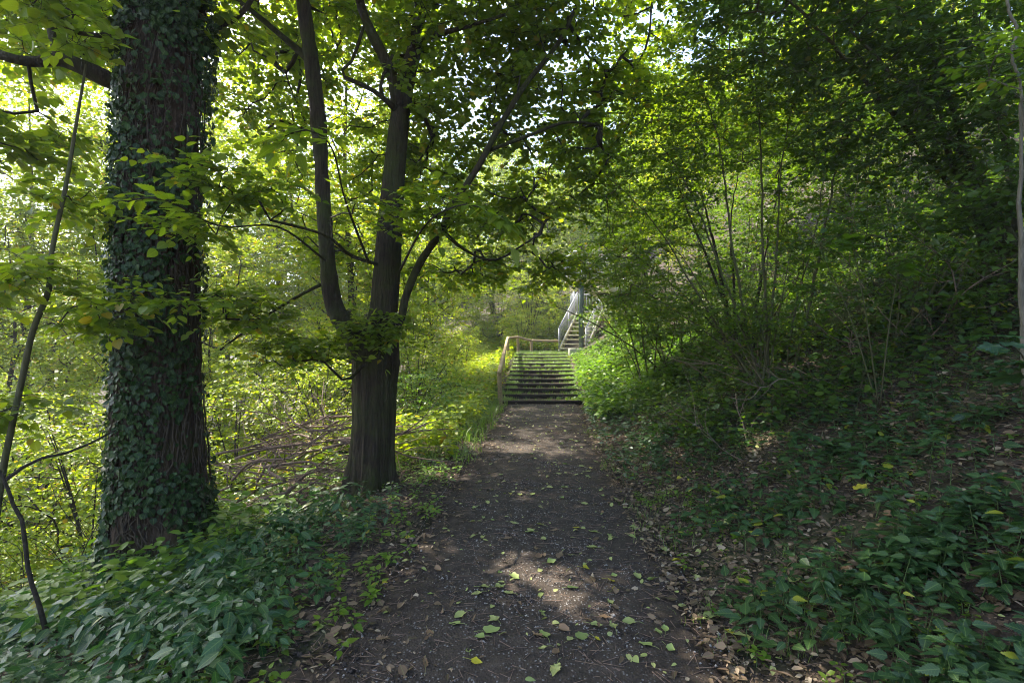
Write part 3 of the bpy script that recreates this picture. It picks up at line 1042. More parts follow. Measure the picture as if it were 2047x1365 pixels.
br = grow(sk2, np.vstack(A), rf, rtip=.0026, seg=.2)
mbw = MB(); add_branches(mbw, br)
S, D, Ln = sprays(br, rf, per=6, tl=(.16, .36))
twig_mesh(mbw, S, D, Ln, .0018)
lv = MB(); twig_leaves(lv, S, D, Ln, rf, 'heart', .072, 7)
big = []
for pp in ([(735, 520, 3, D2 - .3), (690, 400, 2, 4.9), (665, 300, 1.6, 4.2), (620, 262, 1.4, 3.8), (560, 275, 1.2, 3.6)],
           [(800, 540, 3, D2 - .3), (850, 450, 2, 4.9), (920, 410, 1.6, 4.2), (985, 425, 1.3, 4.0), (1010, 440, 1.2, 4.0)],
           [(650, 520, 2.5, D2 - .3), (560, 455, 2, 4.9), (440, 452, 1.6, 4.0), (330, 400, 1.4, 3.6), (235, 402, 1.2, 3.5)]):
    c, r = skel_px(pp)
    big.append((c, r)); tube(mbw, c, r, 5, cap=False)
    i0 = len(c) // 2
    k = 12
    ii = rf.integers(i0, len(c) - 1, k); ii[-1] = len(c) - 2
    S_ = c[ii]; D_ = nrm(nrm(c[ii + 1] - c[ii]) + rf.normal(0, .35, (k, 3)) * [1, 1, .3])
    twig_mesh(mbw, S_, D_, rf.uniform(.1, .25, k), .0018)
    twig_leaves(lv, S_, D_, rf.uniform(.12, .28, k), rf, 'serrate', .13, 4, tilt=.25)
hi = np.vstack([ell(110, (-.6, 6.6, 7.4), 3.0, 2.4, 1.6, rf), ell(70, (1.6, 5.4, 7.0), 2.4, 2.2, 1.4, rf), ell(60, (-1.5, 3.4, 6.6), 2.4, 1.8, 1.2, rf)])
hi = hi[hi[:, 2] > 1.6 + .70 * hi[:, 1]]
hi = np.vstack([hi, ell(90, (-5.4, 10.4, 8.8), 3.2, 2.0, 1.3, rf), ell(60, (-2.6, 10.6, 8.8), 2.2, 1.8, 1.3, rf), ell(30, (-8.5, 10.5, 8.2), 2.0, 1.6, 1.0, rf)])
brB = grow(sk2[:3], hi, rf, rtip=.005, seg=.5)
add_branches(mbw, brB, 4)
S, D, Ln = sprays(brB, rf, per=8, tl=(.35, .7), frm=.2)
twig_leaves(lv, S, D, Ln, rf, 'mid', .13, 8, tilt=.4)
mbw.build('twigs', M['twig'], fork, origin=b2)
lv.build('crown', M['lime'], fork, origin=b2)

# ------------------------------------------------------------------ shrubs and small trees with many stems
def shrub(name, base, tips, clouds, label, cat, rng, rbase=.03, wood='twig', leafm='hazel', kind='mid', size=.055, per=6, k=7, tl=(.15, .35), group=None, bendz=.25, rtip=.002, stemname='stem', tilt=.35, extra=None, sep=.25):
    b = np.array([base[0], base[1], float(H(base[0], base[1]))])
    root = thing(name, b, label, cat, group)
    sk = []
    for (tip, rr) in tips:
        s0 = b + np.array([rng.normal(0, sep * .5), rng.normal(0, sep * .5), -.08])
        s0[2] = float(H(s0[0], s0[1])) - .06
        t = np.asarray(tip, float)
        m1 = s0 + (t - s0) * .35 + UP * bendz * np.linalg.norm(t - s0) * .25 + rng.normal(0, .05, 3)
        m2 = s0 + (t - s0) * .7 + UP * bendz * np.linalg.norm(t - s0) * .2 + rng.normal(0, .06, 3)
        L_ = np.linalg.norm(t - s0)
        n_ = max(8, int(L_ / .15))
        c = catmull([s0, m1, m2, t], n_) + rng.normal(0, .006, (n_, 3))
        r = rr * np.linspace(1, .22, n_)
        sk.append((c, r))
        mb = MB(); tube(mb, c, r, 9)
        mb.build(stemname, M[wood], root, True, origin=b)
    A = np.vstack([ell(n_, c_, rx, ry, rz, rng) for (c_, rx, ry, rz, n_) in clouds])
    A = A[A[:, 2] > H(A[:, 0], A[:, 1]) + .15]
    g = grow([(c[len(c) // 4:], r[len(c) // 4:]) for c, r in sk], A, rng, rtip=rtip, seg=.22)
    mbw = MB(); add_branches(mbw, g)
    S, D, Ln = sprays(g, rng, per=per, tl=tl)
    twig_mesh(mbw, S, D, Ln, .0016)
    lv = MB(); twig_leaves(lv, S, D, Ln, rng, kind, size, k, tilt=tilt)
    mbw.build('twigs', M[wood], root, origin=b)
    lv.build('foliage' if cat != 'tree' else 'crown', M[leafm], root, origin=b)
    return root


rsb = np.random.default_rng(303)
# A: big hazel clump right of the path
bA = P(1545, 800, 6.5)
shrub('hazel_shrub', (bA[0], bA[1]), [(P(*q), r) for q, r in [((1190, 330, 6.6), .016), ((1290, 250, 6.4), .018), ((1390, 130, 6.2), .02), ((1500, 60, 6.3), .02), ((1600, 150, 6.2), .018), ((1730, 120, 6.0), .02), ((1330, 470, 6.2), .013), ((1650, 300, 5.8), .014), ((1250, 560, 7), .012), ((1600, 420, 6.6), .011), ((1540, 450, 6.0), .010), ((1480, 560, 5.9), .010)]],
      [(P(1300, 380, 6.8), 1.0, 1.0, .9, 150), (P(1400, 250, 6.6), .9, 1.0, .8, 120), (P(1420, 60, 7.2), .8, .8, .6, 60), (P(1530, 180, 6.4), 1.0, 1.0, .8, 150), (P(1680, 180, 6.2), .9, 1.0, .8, 130), (P(1250, 560, 7.2), .7, .8, .5, 70), (P(1500, 650, 6.4), .8, .6, .35, 60), (P(1620, 420, 6.4), .8, .8, .45, 70), (P(1400, 620, 6.6), .7, .7, .35, 50)],
      'large many-stemmed shrub fanning up from the bank right of the path', 'shrub', rsb, wood='greenstem', size=.052)
bB = P(1480, 735, 8.2)
shrub('hazel_shrub', (bB[0], bB[1]), [(P(*q), r) for q, r in [((1400, 380, 8.6), .045), ((1330, 300, 8.8), .03), ((1480, 330, 8.5), .028), ((1230, 480, 9), .022), ((1560, 300, 8.6), .026), ((1380, 560, 8.2), .016)]],
      [(P(1330, 330, 9), 1.2, 1.1, .9, 130), (P(1450, 250, 8.8), 1.2, 1.1, .8, 120), (P(1220, 470, 9.4), .8, .9, .7, 90), (P(1300, 600, 8.8), .8, .8, .35, 60), (P(1600, 280, 8.6), 1, 1, .7, 90)],
      'shrub with thick dark stems behind the large many-stemmed one', 'shrub', rsb, wood='twig', size=.06)
bC = P(1290, 770, 10.5)
shrub('hazel_shrub', (bC[0], bC[1]), [(P(*q), r) for q, r in [((1210, 480, 11), .02), ((1260, 420, 11), .02), ((1330, 480, 10.5), .018), ((1180, 580, 11), .013), ((1390, 560, 10), .014)]],
      [(P(1230, 520, 11.2), 1.0, 1.0, .8, 120), (P(1300, 440, 11), 1.0, 1.0, .7, 100), (P(1310, 640, 10.6), .8, .8, .5, 80), (P(1225, 600, 11.6), .3, .6, .2, 14)],
      'leafy shrub close to the steps, hanging in front of the steel staircase', 'shrub', rsb, wood='greenstem', size=.065)
# D: dark canopy at the upper right
bD = np.array([5.6, 5.6])
shrub('leaning_tree', bD, [(P(*q), r) for q, r in [((1880, 230, 5.2), .07), ((1700, 60, 5.0), .045), ((1950, -100, 5.0), .05), ((1500, -60, 5.2), .035), ((2080, 200, 4.6), .04), ((1800, -200, 4.6), .04)]],
      [(P(1620, 60, 5.4), 1.2, 1.0, .7, 170), (P(1850, 40, 5.0), 1.1, 1.0, .8, 180), (P(2010, 150, 4.8), .8, .9, .8, 130), (P(1800, 270, 5.4), 1.0, .9, .5, 120), (P(1980, 380, 5.0), .6, .7, .35, 60), (P(1540, -60, 5.2), 1.2, 1.0, .5, 90)],
      'dark-leaved tree leaning over the bank at upper right', 'tree', rsb, wood='greenstem', leafm='darkleaf', size=.065, stemname='trunk', bendz=.3, sep=.5, rtip=.003)
# E, F: thickets up the slope
for (bx, by, lab, hh) in [(6.0, 8.5, 'bushy thicket halfway up the right bank, behind the leaning tree', 2.6), (8.3, 10.5, 'tall thicket high up the right bank', 3.2), (5.2, 11.5, 'thicket on the bank right of the steps, behind the hazels', 2.6), (7.5, 6.6, 'thicket at the right edge above the mossy stump', 2.4), (4.4, 8.6, 'low thicket just above the mossy stump', 1.5), (3.6, 10.8, 'low thicket behind the large many-stemmed shrub', 1.7), (6.8, 13.5, 'thicket on the hillside between the hazels and the leaning tree', 3.0), (3.4, 14.2, 'low thicket beside the upper steps', 1.6), (4.6, 5.6, 'low dark thicket at the right edge', 1.1)]:
    z = float(H(bx, by))
    tips = [(np.array([bx + rsb.normal(0, .9), by + rsb.normal(0, .8), z + hh * rsb.uniform(.7, 1.2)]), rsb.uniform(.008, .020)) for _ in range(11)]
    shrub('thicket', (bx, by), tips, [((bx, by, z + hh * .95), 1.6, 1.4, hh * .35, 120), ((bx - .5, by - .4, z + hh * .45), 1.3, 1.0, hh * .25, 40)], lab, 'shrub', rsb, wood='greenstem', leafm='darkleaf', size=.07, per=5, tl=(.2, .4), sep=.6)

# slender stems at the right edge
ry = np.random.default_rng(404)
bR = P(2050, 905, 3.6)
shrub('slender_sapling', (bR[0], bR[1]), [(P(2044, 180, 3.3), .024)],
      [(P(2050, 120, 3.2), .25, .3, .3, 14)], 'slender pale grey sapling at the right edge of the picture', 'sapling', ry, wood='greystem', size=.06, bendz=.02, sep=.02, per=4)
# big-leaved sycamore seedling twigs at right
v_ = thing('hanging_vine', P(2012, -40, 3.4), 'pale bare vine dangling at the top right corner', 'vine')
mb = MB(); c, r = skel_px([(2008, -60, 3, 3.4), (2016, 20, 2.6, 3.4), (2032, 60, 2.6, 3.4), (2022, 110, 2.4, 3.4), (2038, 160, 2.4, 3.4), (2044, 230, 2, 3.4), (2052, 300, 2, 3.4)], n=60)
tube(mb, c + ry.normal(0, .002, c.shape), r, 7); mb.build('stem', M['greystem'], v_, True, origin=P(2012, -40, 3.4))


def bigleaf(base, tips, label, name='sycamore_seedling', mat='darkleaf', size=.2, kind='maple', n=5):
    b = np.array([base[0], base[1], float(H(base[0], base[1]))])
    t_ = thing(name, b, label, 'plant')
    mb = MB()
    for tip in tips:
        tip = np.asarray(tip)
        c = catmull([b - UP * .03, b + (tip - b) * .5 + UP * .12, tip], 12)
        tube(mb, c, np.linspace(.007, .003, 12), 6)
    mb.build('stem', M['greenstem'], t_, True, origin=b)
    for tip in tips:
        lb = MB()
        k = n
        dr = np.stack([np.cos(np.linspace(0, 2 * PI, k + 1)[:k] + ry.uniform(0, 3)), np.sin(np.linspace(0, 2 * PI, k + 1)[:k]), np.full(k, -.1)], -1)
        pos = np.repeat(np.asarray(tip)[None], k, 0) + ry.normal(0, .05, (k, 3))
        leaves(lb, kind, pos, dr, UP + ry.normal(0, .2, (k, 3)), size * ry.uniform(.7, 1.1, k), ry)
        lb.build('leaves', M[mat], t_, origin=b)
    return t_


bigleaf((3.62, 3.5), [P(1990, 690, 3.2), P(2050, 735, 3.1)], 'seedling with large lobed leaves at the right edge', size=.2, mat='herbblue')
bigleaf((3.3, 4.6), [P(1700, 470, 4.2), P(1800, 520, 4.1), P(1640, 500, 4.4)], 'seedling with large lobed leaves held in front of the right thicket', size=.2)
bigleaf((2.7, 4.4), [P(1640, 885, 4.2), P(1700, 905, 4.1)], 'low seedling with lobed leaves in the ground cover right of the path', size=.17, mat='nettle')

# mossy stump
sb = P(1745, 690, 7.0); sb[2] = float(H(sb[0], sb[1]))
stp = thing('tree_stump', sb, 'dark mossy tree stump on the right bank', 'stump')
mb = MB()
pts = np.array([[0, 0, -.25], [0, 0, 0], [0, 0, .12], [.01, 0, .3], [.02, 0, .5], [.02, 0, .56]]) + sb
tube(mb, catmull(pts, 16), np.interp(np.linspace(0, 1, 16), [0, .3, .5, .8, 1], [.6, .45, .27, .17, .05]), 30, lambda th, t, p: 1 + .25 * np.sin(th * 5 + 1) * (1 - t) + .12 * np.sin(th * 7 + t * 9))
mb.build('trunk', bark_mat('stump_moss', (.02, .015, .01), (.07, .05, .03), (.05, .075, .012), .6), stp, True, origin=sb)

# ------------------------------------------------------------------ left saplings
rl = np.random.default_rng(505)
bs = P(0, 985, 4.0)
lb = thing('curved_sapling', (bs[0], bs[1], float(H(bs[0], bs[1]))), 'thin curved sapling left of the ivy trunk', 'sapling')
lo = np.array(lb.location)
c, r = skel_px([(-30, 1200, 6, 4.0), (3, 960, 6, 4.0), (22, 860, 5.5, 4.0), (48, 740, 5.5, 4.0), (66, 660, 5.2, 4.0), (97, 580, 5, 4.05), (104, 500, 4.5, 4.1), (132, 370, 3.8, 4.2), (152, 250, 3, 4.3), (172, 130, 2, 4.4)])
mb = MB(); tube(mb, c, r, 10); mb.build('trunk', M['greenstem'], lb, True, origin=lo)
A = np.vstack([ell(26, P(60, 560, 4.0), .45, .5, .16, rl), ell(22, P(150, 400, 4.4), .4, .5, .2, rl), ell(14, P(40, 820, 4.1), .3, .4, .15, rl), ell(14, P(180, 630, 4.0), .25, .3, .12, rl)])
g = grow([(c[8:], r[8:])], A, rl, rtip=.002, seg=.18)
mbw = MB(); add_branches(mbw, g); S, D, Ln = sprays(g, rl, per=4, tl=(.15, .3)); twig_mesh(mbw, S, D, Ln, .0016)
lv = MB(); twig_leaves(lv, S, D, Ln, rl, 'heart', .08, 6)
mbw.build('twigs', M['twig'], lb, origin=lo); lv.build('foliage', M['lime'], lb, origin=lo)

sp = P(80, 1215, 3.2)
lb = thing('bare_sapling', (sp[0], sp[1], float(H(sp[0], sp[1]))), 'dark crooked bare stem in the bottom left foliage', 'sapling')
lo = np.array(lb.location)
c, r = skel_px([(92, 1260, 5, 3.2), (74, 1195, 4.2, 3.2), (58, 1150, 4, 3.2), (52, 1100, 4, 3.2), (44, 1040, 3.6, 3.2), (22, 1000, 3.4, 3.2), (12, 965, 3.2, 3.2), (-10, 930, 3, 3.2), (-60, 850, 3, 3.2)])
mb = MB(); tube(mb, c, r, 9); mb.build('trunk', M['twig'], lb, True, origin=lo)
mb = MB(); c, r = skel_px([(10, 960, 4, 3.2), (70, 920, 3, 3.4), (150, 900, 2.5, 3.6), (230, 860, 2, 3.9)]); tube(mb, c, r, 7); mb.build('branch', M['twig'], lb, True, origin=lo)

# ------------------------------------------------------------------ background plants: prototypes, then copies
def proto_bush(name, hgt, wid, nst, natt, leafm, size, kind, rng, per=5, k=6, wood='twig'):
    root = thing(name, (0, 0, 0), '', 'shrub')
    sk = []; 
    for q in range(nst):
        a = q / nst * 2 * PI + rng.normal(0, .4)
        rr = wid * rng.uniform(.3, .8)
        tip = np.array([math.cos(a) * rr, math.sin(a) * rr, hgt * rng.uniform(.6, .95)])
        c = catmull([np.array([rng.normal(0, .08), rng.normal(0, .08), -.15]), tip * [.25, .25, .4], tip * [.7, .7, .8], tip], 12)
        r = np.linspace(.022, .005, 12) * hgt / 3
        sk.append((c, r))
    mb = MB()
    for c, r in sk: tube(mb, c, r, 6)
    A = np.vstack([ell(natt, (0, 0, hgt * .6), wid, wid, hgt * .42, rng, .3), ell(natt // 3, (0, 0, hgt * .25), wid * .8, wid * .8, hgt * .2, rng)])
    g = grow([(c[3:], r[3:]) for c, r in sk], A, rng, rtip=.004, seg=.4)
    add_branches(mb, g, 4)
    S, D, Ln = sprays(g, rng, per=per, tl=(.25, .5))
    lv = MB(); twig_leaves(lv, S, D, Ln, rng, kind, size, k, tilt=.4)
    mb.build('stems', M[wood], root); lv.build('foliage', M[leafm], root)
    return root


def proto_tree(name, hgt, wid, zlow, natt, leafm, size, kind, rng, per=7, k=7, r0=.16, wood='bark'):
    root = thing(name, (0, 0, 0), '', 'tree')
    c = catmull([[0, 0, -.4], [.1, .05, hgt * .3], [-.1, .1, hgt * .6], [.05, 0, hgt * .95]], 24)
    r = np.linspace(r0, r0 * .12, 24)
    mb = MB(); tube(mb, c, r, 12); sk = [(c[6:], r[6:])]
    mb.build('trunk', M[wood], root, True)
    mb = MB()
    for q in range(9):
        a = q * 2.4; z = zlow + (hgt - zlow) * q / 10 * .8
        i = int(np.clip(z / hgt * 23, 3, 21))
        L_ = wid * rng.uniform(.5, .8) * (1 - .5 * q / 10)
        tip = c[i] + np.array([math.cos(a) * L_, math.sin(a) * L_, L_ * rng.uniform(.4, .9)])
        cc = catmull([c[i], c[i] + (tip - c[i]) * .5 + UP * .1, tip], 10)
        rr = np.linspace(r[i] * .5, .012, 10); sk.append((cc, rr)); tube(mb, cc, rr, 6)
    A = ell(natt, (0, 0, (hgt + zlow) / 2 + .4), wid, wid, (hgt - zlow) / 2 + .4, rng, .25)
    # uneven outline: push clusters in and out
    A = A * np.array([1, 1, 1]) + .5 * np.stack([noise2(A[:, 2], A[:, 1], .8, 2), noise2(A[:, 0], A[:, 2], .9, 2), noise2(A[:, 0], A[:, 1], .8, 2)], -1)
    g = grow(sk, A, rng, rtip=.006, seg=.5)
    add_branches(mb, g, 4)
    S, D, Ln = sprays(g, rng, per=per, tl=(.35, .8))
    lv = MB(); twig_leaves(lv, S, D, Ln, rng, kind, size, k, tilt=.45)
    mb.build('branches', M[wood], root); lv.build('crown', M[leafm], root)
    return root


rb = np.random.default_rng(606)
protos = {
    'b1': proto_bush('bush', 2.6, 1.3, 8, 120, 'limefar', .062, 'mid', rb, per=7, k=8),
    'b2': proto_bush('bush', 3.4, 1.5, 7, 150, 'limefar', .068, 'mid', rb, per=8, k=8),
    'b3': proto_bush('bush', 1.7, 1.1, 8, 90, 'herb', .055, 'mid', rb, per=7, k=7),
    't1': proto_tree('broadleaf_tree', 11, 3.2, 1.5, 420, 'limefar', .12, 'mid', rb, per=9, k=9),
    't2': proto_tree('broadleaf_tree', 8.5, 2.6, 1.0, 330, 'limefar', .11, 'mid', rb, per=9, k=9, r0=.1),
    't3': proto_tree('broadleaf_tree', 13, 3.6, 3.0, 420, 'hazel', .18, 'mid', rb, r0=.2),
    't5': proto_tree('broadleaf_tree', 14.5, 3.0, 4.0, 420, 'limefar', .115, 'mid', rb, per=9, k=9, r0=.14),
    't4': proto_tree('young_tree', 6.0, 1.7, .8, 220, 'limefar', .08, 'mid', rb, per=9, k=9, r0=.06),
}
used = set()


def put(kind, x, y, label, s=1.0, group=None, dz=0.0, sz=None):
    p = protos[kind]
    o = p if kind not in used else copy_tree(p)
    used.add(kind)
    o.location = (x, y, float(H(x, y)) - .05 + dz)
    o.rotation_euler = (0, 0, rb.uniform(0, 6.28))
    o.scale = (s, s, s * (sz or 1))
    tag(o, label, 'tree' if kind[0] == 't' else 'bush', group)
    return o


# left understorey between the two near trees and beyond
G1 = 'bushes below the path on the left'
for (k, px, d, s, lab) in [
    ('b2', 60, 8.0, 1.0, 'bright bush beyond the curved sapling'), ('b1', 180, 7.2, 1.0, 'low bright bush just left of the ivy trunk'), ('b2', 130, 11, 1.1, 'tall bush farther back, left of the ivy trunk'), ('b2', -80, 9.5, 1.2, 'bush at the far left edge of the picture'),
    ('b1', 470, 9.8, .95, 'bush between the ivy trunk and the brush pile'), ('b2', 560, 11.5, 1.0, 'yellow-green bush behind the brush pile'), ('b1', 640, 9.6, .8, 'low bush behind the forked tree, on its left'), ('b2', 700, 13, 1.1, 'yellow-green bush far behind the forked trunk'),
    ('b1', 830, 11.5, .85, 'low bright bush right of the forked trunk'), ('b2', 800, 14.5, 1.0, 'bright bush left of the log handrail'), ('b3', 880, 12.6, .8, 'low herb-like bush at the foot of the handrail'), ('b3', 820, 9.8, .8, 'low bush at the sunny path edge beside the forked tree'),
    ('b1', 880, 17.5, .9, 'bush behind the lower handrail post'), ('b1', 930, 22, .8, 'bush behind the upper handrail posts'), ('b2', 400, 13.5, 1.1, 'bush seen past the right side of the ivy trunk'), ('b2', 1060, 25, 1.2, 'pale bush behind the top of the steps'), ('b1', 1100, 27, 1.2, 'bush left of the steel staircase'), ('b2', 1000, 27, 1.2, 'bush on the slope behind the top handrail'), ('b2', 950, 30, 1.3, 'bush on the distant slope left of the top handrail'), ('b2', 1080, 30, 1.3, 'bush high on the slope left of the steel staircase'), ('b1', 1040, 23.5, .8, 'small bush right behind the top handrail')]:
    put(k, (px - 1023.5) / F * d, d, lab, s, G1)
# trees behind
G2 = 'trees behind the bushes'
for (k, px, d, s, lab) in [
    ('t4', 230, 13, 1.0, 'young tree left of the ivy trunk'), ('t2', 20, 15, 1.0, 'sunlit tree at far left'), ('t4', 430, 14.5, 1.1, 'young tree just right of the ivy trunk'), 
    ('t1', 640, 28, 1.0, 'tall sunlit tree behind the forked tree, left stem'), ('t4', 720, 15.5, 1.05, 'young tree behind the fork'), ('t4', 860, 17, .9, 'sunlit tree above the handrail'),
    ('t1', 985, 36, 1.1, 'tall tree behind the top of the steps'), ('t1', 380, 26, 1.0, 'tall tree far behind the ivy trunk'), ('t3', 560, 32, 1.1, 'tall darker tree in the distance on the left'), ('t3', 850, 33, 1.0, 'tall darker tree in the distance in the middle'),
    ('t2', 1080, 31, 1.0, 'tree left of the steel staircase'), ('t1', 120, 30, .9, 'far tree low on the left'), ('t3', 1160, 36, .9, 'tall tree behind the steel staircase'), ('t3', 1290, 22, .8, 'tree on the hillside right of the steel staircase'),
    ('t2', 1400, 17, .85, 'tree on the hillside behind the hazel shrubs'), ('t3', 1560, 19, .75, 'tall tree high on the right hillside'), ('t2', 1700, 14, .8, 'tree on the upper right bank behind the thickets'), ('t2', 1900, 12, .8, 'tree on the bank at the far right'), ('t3', 700, 45, 1.1, 'most distant tree behind the forked tree'), ('t5', 560, 27, 1.1, 'tall luminous tree between the ivy trunk and the forked tree'), ('t5', 100, 22, 1.0, 'tall luminous tree left of the ivy trunk'), ('t5', 450, 29, 1.2, 'tall luminous tree far off, just right of the ivy trunk'), ('t5', 250, 27, 1.1, 'tall luminous tree hidden mostly by the ivy trunk'), ('t5', 730, 29, 1.1, 'tall luminous tree behind the two stems of the forked tree'), ('t5', 60, 17, 1.0, 'tall luminous tree at the upper left corner'), ('t5', 696, 15.0, .95, 'tall luminous tree added right behind the forked trunk to shade the path'), ('t5', 350, 17.5, 1.05, 'tall luminous tree right behind the ivy trunk'), ('t3', 300, 42, 1.0, 'most distant tree behind the ivy trunk'), ('t3', 1000, 46, 1.0, 'most distant tree above the steps')]:  # the tree right behind the forked trunk is added to shade the path
    put(k, (px - 1023.5) / F * d, d, lab, s, G2)

# far-off wood: one mass of crowns closing the horizon
fw = MB(); rw = np.random.default_rng(707)
for q in range(70):
    a = rw.uniform(-1.15, 1.0); d = rw.uniform(50, 95)
    x, y = math.sin(a) * d, math.cos(a) * d
    z = float(H(x, y)); hh = rw.uniform(5, 9)
    p = ell(900, (x, y, z + hh * .5), 4.5, 4.5, hh * .55, rw, .7)
    leaves(fw, 'lite', p, rw.normal(size=(900, 3)), UP + rw.normal(0, .7, (900, 3)), rw.uniform(.5, .9, 900), rw)
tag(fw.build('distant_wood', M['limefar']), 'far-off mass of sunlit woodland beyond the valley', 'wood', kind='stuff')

# ------------------------------------------------------------------ ground cover
def scatter(n, x0, x1, y0, y1, dens, rng, bias=1.0):
    x = rng.uniform(x0, x1, n); y = y0 + (y1 - y0) * rng.random(n) ** bias
    k = rng.random(n) < dens(x, y)
    return x[k], y[k]


def herbs(mb, ms_, x, y, rng, kind, size, hgt, tiers=3, per=3, tilt=.3, spread=.5, stem=.003):
    n = len(x); z = H(x, y)
    if n == 0: return
    h = hgt * rng.uniform(.5, 1.2, n)
    lean = rng.normal(0, .22, (n, 2))
    base = np.stack([x, y, z - .01], -1)
    top = base + np.stack([lean[:, 0] * h, lean[:, 1] * h, h], -1)
    if ms_ is not None: twig_mesh(ms_, base, nrm(top - base), np.linalg.norm(top - base, axis=1), stem, 0)
    for t in range(tiers):
        fr = .35 + .65 * (t + 1) / tiers
        a0 = rng.uniform(0, 6.28, n)
        for k in range(per):
            a = a0 + k * 2 * PI / per + rng.normal(0, .25, n)
            dr = np.stack([np.cos(a), np.sin(a), rng.normal(-.1 + .25 * (fr > .95), .2, n)], -1)
            sz = size * rng.uniform(.4, 1.3, n) * (1.1 - .25 * fr)
            p = base + (top - base) * fr + dr * (sz * spread * (1.2 - .5 * fr))[:, None]
            leaves(mb, kind, p, dr, UP + rng.normal(0, tilt, (n, 3)), sz, rng, rng.uniform(.85, 1.15, n))


def compound(mb, ms_, x, y, rng, kind, size, hgt, fronds=3, nl=5):
    """plants whose leaves are made of paired leaflets (ground elder)"""
    n = len(x); z = H(x, y)
    h = hgt * rng.uniform(.5, 1.25, n)
    base = np.stack([x, y, z - .01], -1)
    a0 = rng.uniform(0, 6.28, n)
    for k in range(fronds):
        a = a0 + k * 2 * PI / fronds + rng.normal(0, .35, n)
        out_ = np.stack([np.cos(a), np.sin(a), np.zeros(n)], -1)
        hk = h * rng.uniform(.7, 1.1, n)
        tip = base + UP * hk[:, None] + out_ * (hk * .45)[:, None]
        twig_mesh(ms_, base, nrm(tip - base), np.linalg.norm(tip - base, axis=1), .0022, 0)
        Ln = size * 2.1 * rng.uniform(.8, 1.2, n)
        D_ = nrm(out_ + UP * rng.normal(-.1, .2, n)[:, None])
        twig_leaves(mb, tip, D_, Ln, rng, kind, size * (.75 + .45 * (k % 2)), nl, droop=.25, tilt=.42, pet=.03)


rh = np.random.default_rng(808)
# left foreground, blue-green compound leaves
x, y = scatter(2300, -5.2, -.9, 1.3, 5.2, lambda x, y: np.clip((.34 + .85 * noise2(x, y, 3.5, 2)) * (x - cxf(y) < -1.25 - .30 * np.clip(y - 2.0, 0, 2) + .25 * noise2(x, y, 2.0, 2)), 0, 1), rh)
mb, ms_ = MB(), MB(); compound(mb, ms_, x, y, rh, 'ovate', .092, .24)
x3, y3 = scatter(900, -5, -1, 1.4, 5.5, lambda x, y: np.clip((x - cxf(y) < -1.3) * (.35 - .9 * noise2(x, y, 3.5, 2)), 0, 1), rh)
herbs(mb, ms_, x3, y3, rh, 'serrate', .07, .2, 3, 4)
o = mb.build('ground_elder', M['herbblue']); tag(o, 'blue-green ground elder covering the slope at bottom left', 'ground cover', kind='stuff')
ms_.build('stems', M['stemgreen'], o)
# scattered small plants along the left path margin
x, y = scatter(2600, -5, -.4, 1.5, 9.5, lambda x, y: np.clip((x - cxf(y) < -.95) * (.30 + .5 * (noise2(x, y, 2.6, 2) > .1)), 0, 1), rh)
mb, ms_ = MB(), MB(); herbs(mb, ms_, x, y, rh, 'serrate', .06, .09, 2, 4)
o = mb.build('seedlings', M['herb']); tag(o, 'small green seedlings along the left edge of the path', 'ground cover', kind='stuff')
ms_.build('stems', M['stemgreen'], o)
# right bank: nettle-like cover, denser away from the path
def rd(x, y):
    u = x - cxf(y)
    return np.clip((u > .95) * (.10 + .22 * np.clip((u - 1.2) / 1.0, 0, 1) + .6 * (noise2(x, y, 2.0, 3) > .05) * np.clip((u - .9) / .9, .15, 1) + .25 * np.clip((y - 5) / 3, 0, 1)), 0, 1)
x, y = scatter(9500, .9, 9.5, 1.2, 14, rd, rh, 1.2)
mb, ms_ = MB(), MB(); herbs(mb, ms_, x, y, rh, 'serrate', .085, .16, 3, 3)
o = mb.build('nettles', M['nettle']); tag(o, 'dark green nettles spreading over the right bank', 'ground cover', kind='stuff')
ms_.build('stems', M['stemgreen'], o)
x, y = scatter(1300, 1.0, 3.6, 1.1, 2.9, lambda x, y: np.clip((x - cxf(y) > 1.5) * (.35 + .8 * noise2(x, y, 4, 2)), 0, 1), rh)
mb, ms_ = MB(), MB(); herbs(mb, ms_, x, y, rh, 'serrate', .075, .24, 4, 4)
o = mb.build('nettles', M['nettle']); tag(o, 'dense taller nettles in the bottom right corner', 'ground cover', kind='stuff')
ms_.build('stems', M['stemgreen'], o)
x, y = scatter(1800, 1.0, 5, 1.1, 6, lambda x, y: np.clip((x - cxf(y) > 1.0) * (.35 + .6 * noise2(x, y, 5, 2)), 0, 1), rh)
mb, ms_ = MB(), MB(); herbs(mb, ms_, x, y, rh, 'mid', .04, .07, 2, 4)
o = mb.build('seedlings', M['herb']); tag(o, 'small bright green seedlings among the nettles on the right bank', 'ground cover', kind='stuff')
ms_.build('stems', M['stemgreen'], o)
x, y = scatter(5200, 2, 12, 4.4, 15, lambda x, y: np.clip((x - cxf(y) > 1.5 + np.clip(6 - y, 0, 2) * .8) * (.55 + .5 * noise2(x, y, 2.5, 2)), 0, 1), rh)
mb, ms_ = MB(), MB(); herbs(mb, ms_, x, y, rh, 'heart', .075, .42, 4, 4, .4, .8)
o = mb.build('undergrowth', M['darkleaf']); tag(o, 'knee-high leafy undergrowth higher up the right bank', 'ground cover', kind='stuff')
ms_.build('stems', M['greenstem'], o)
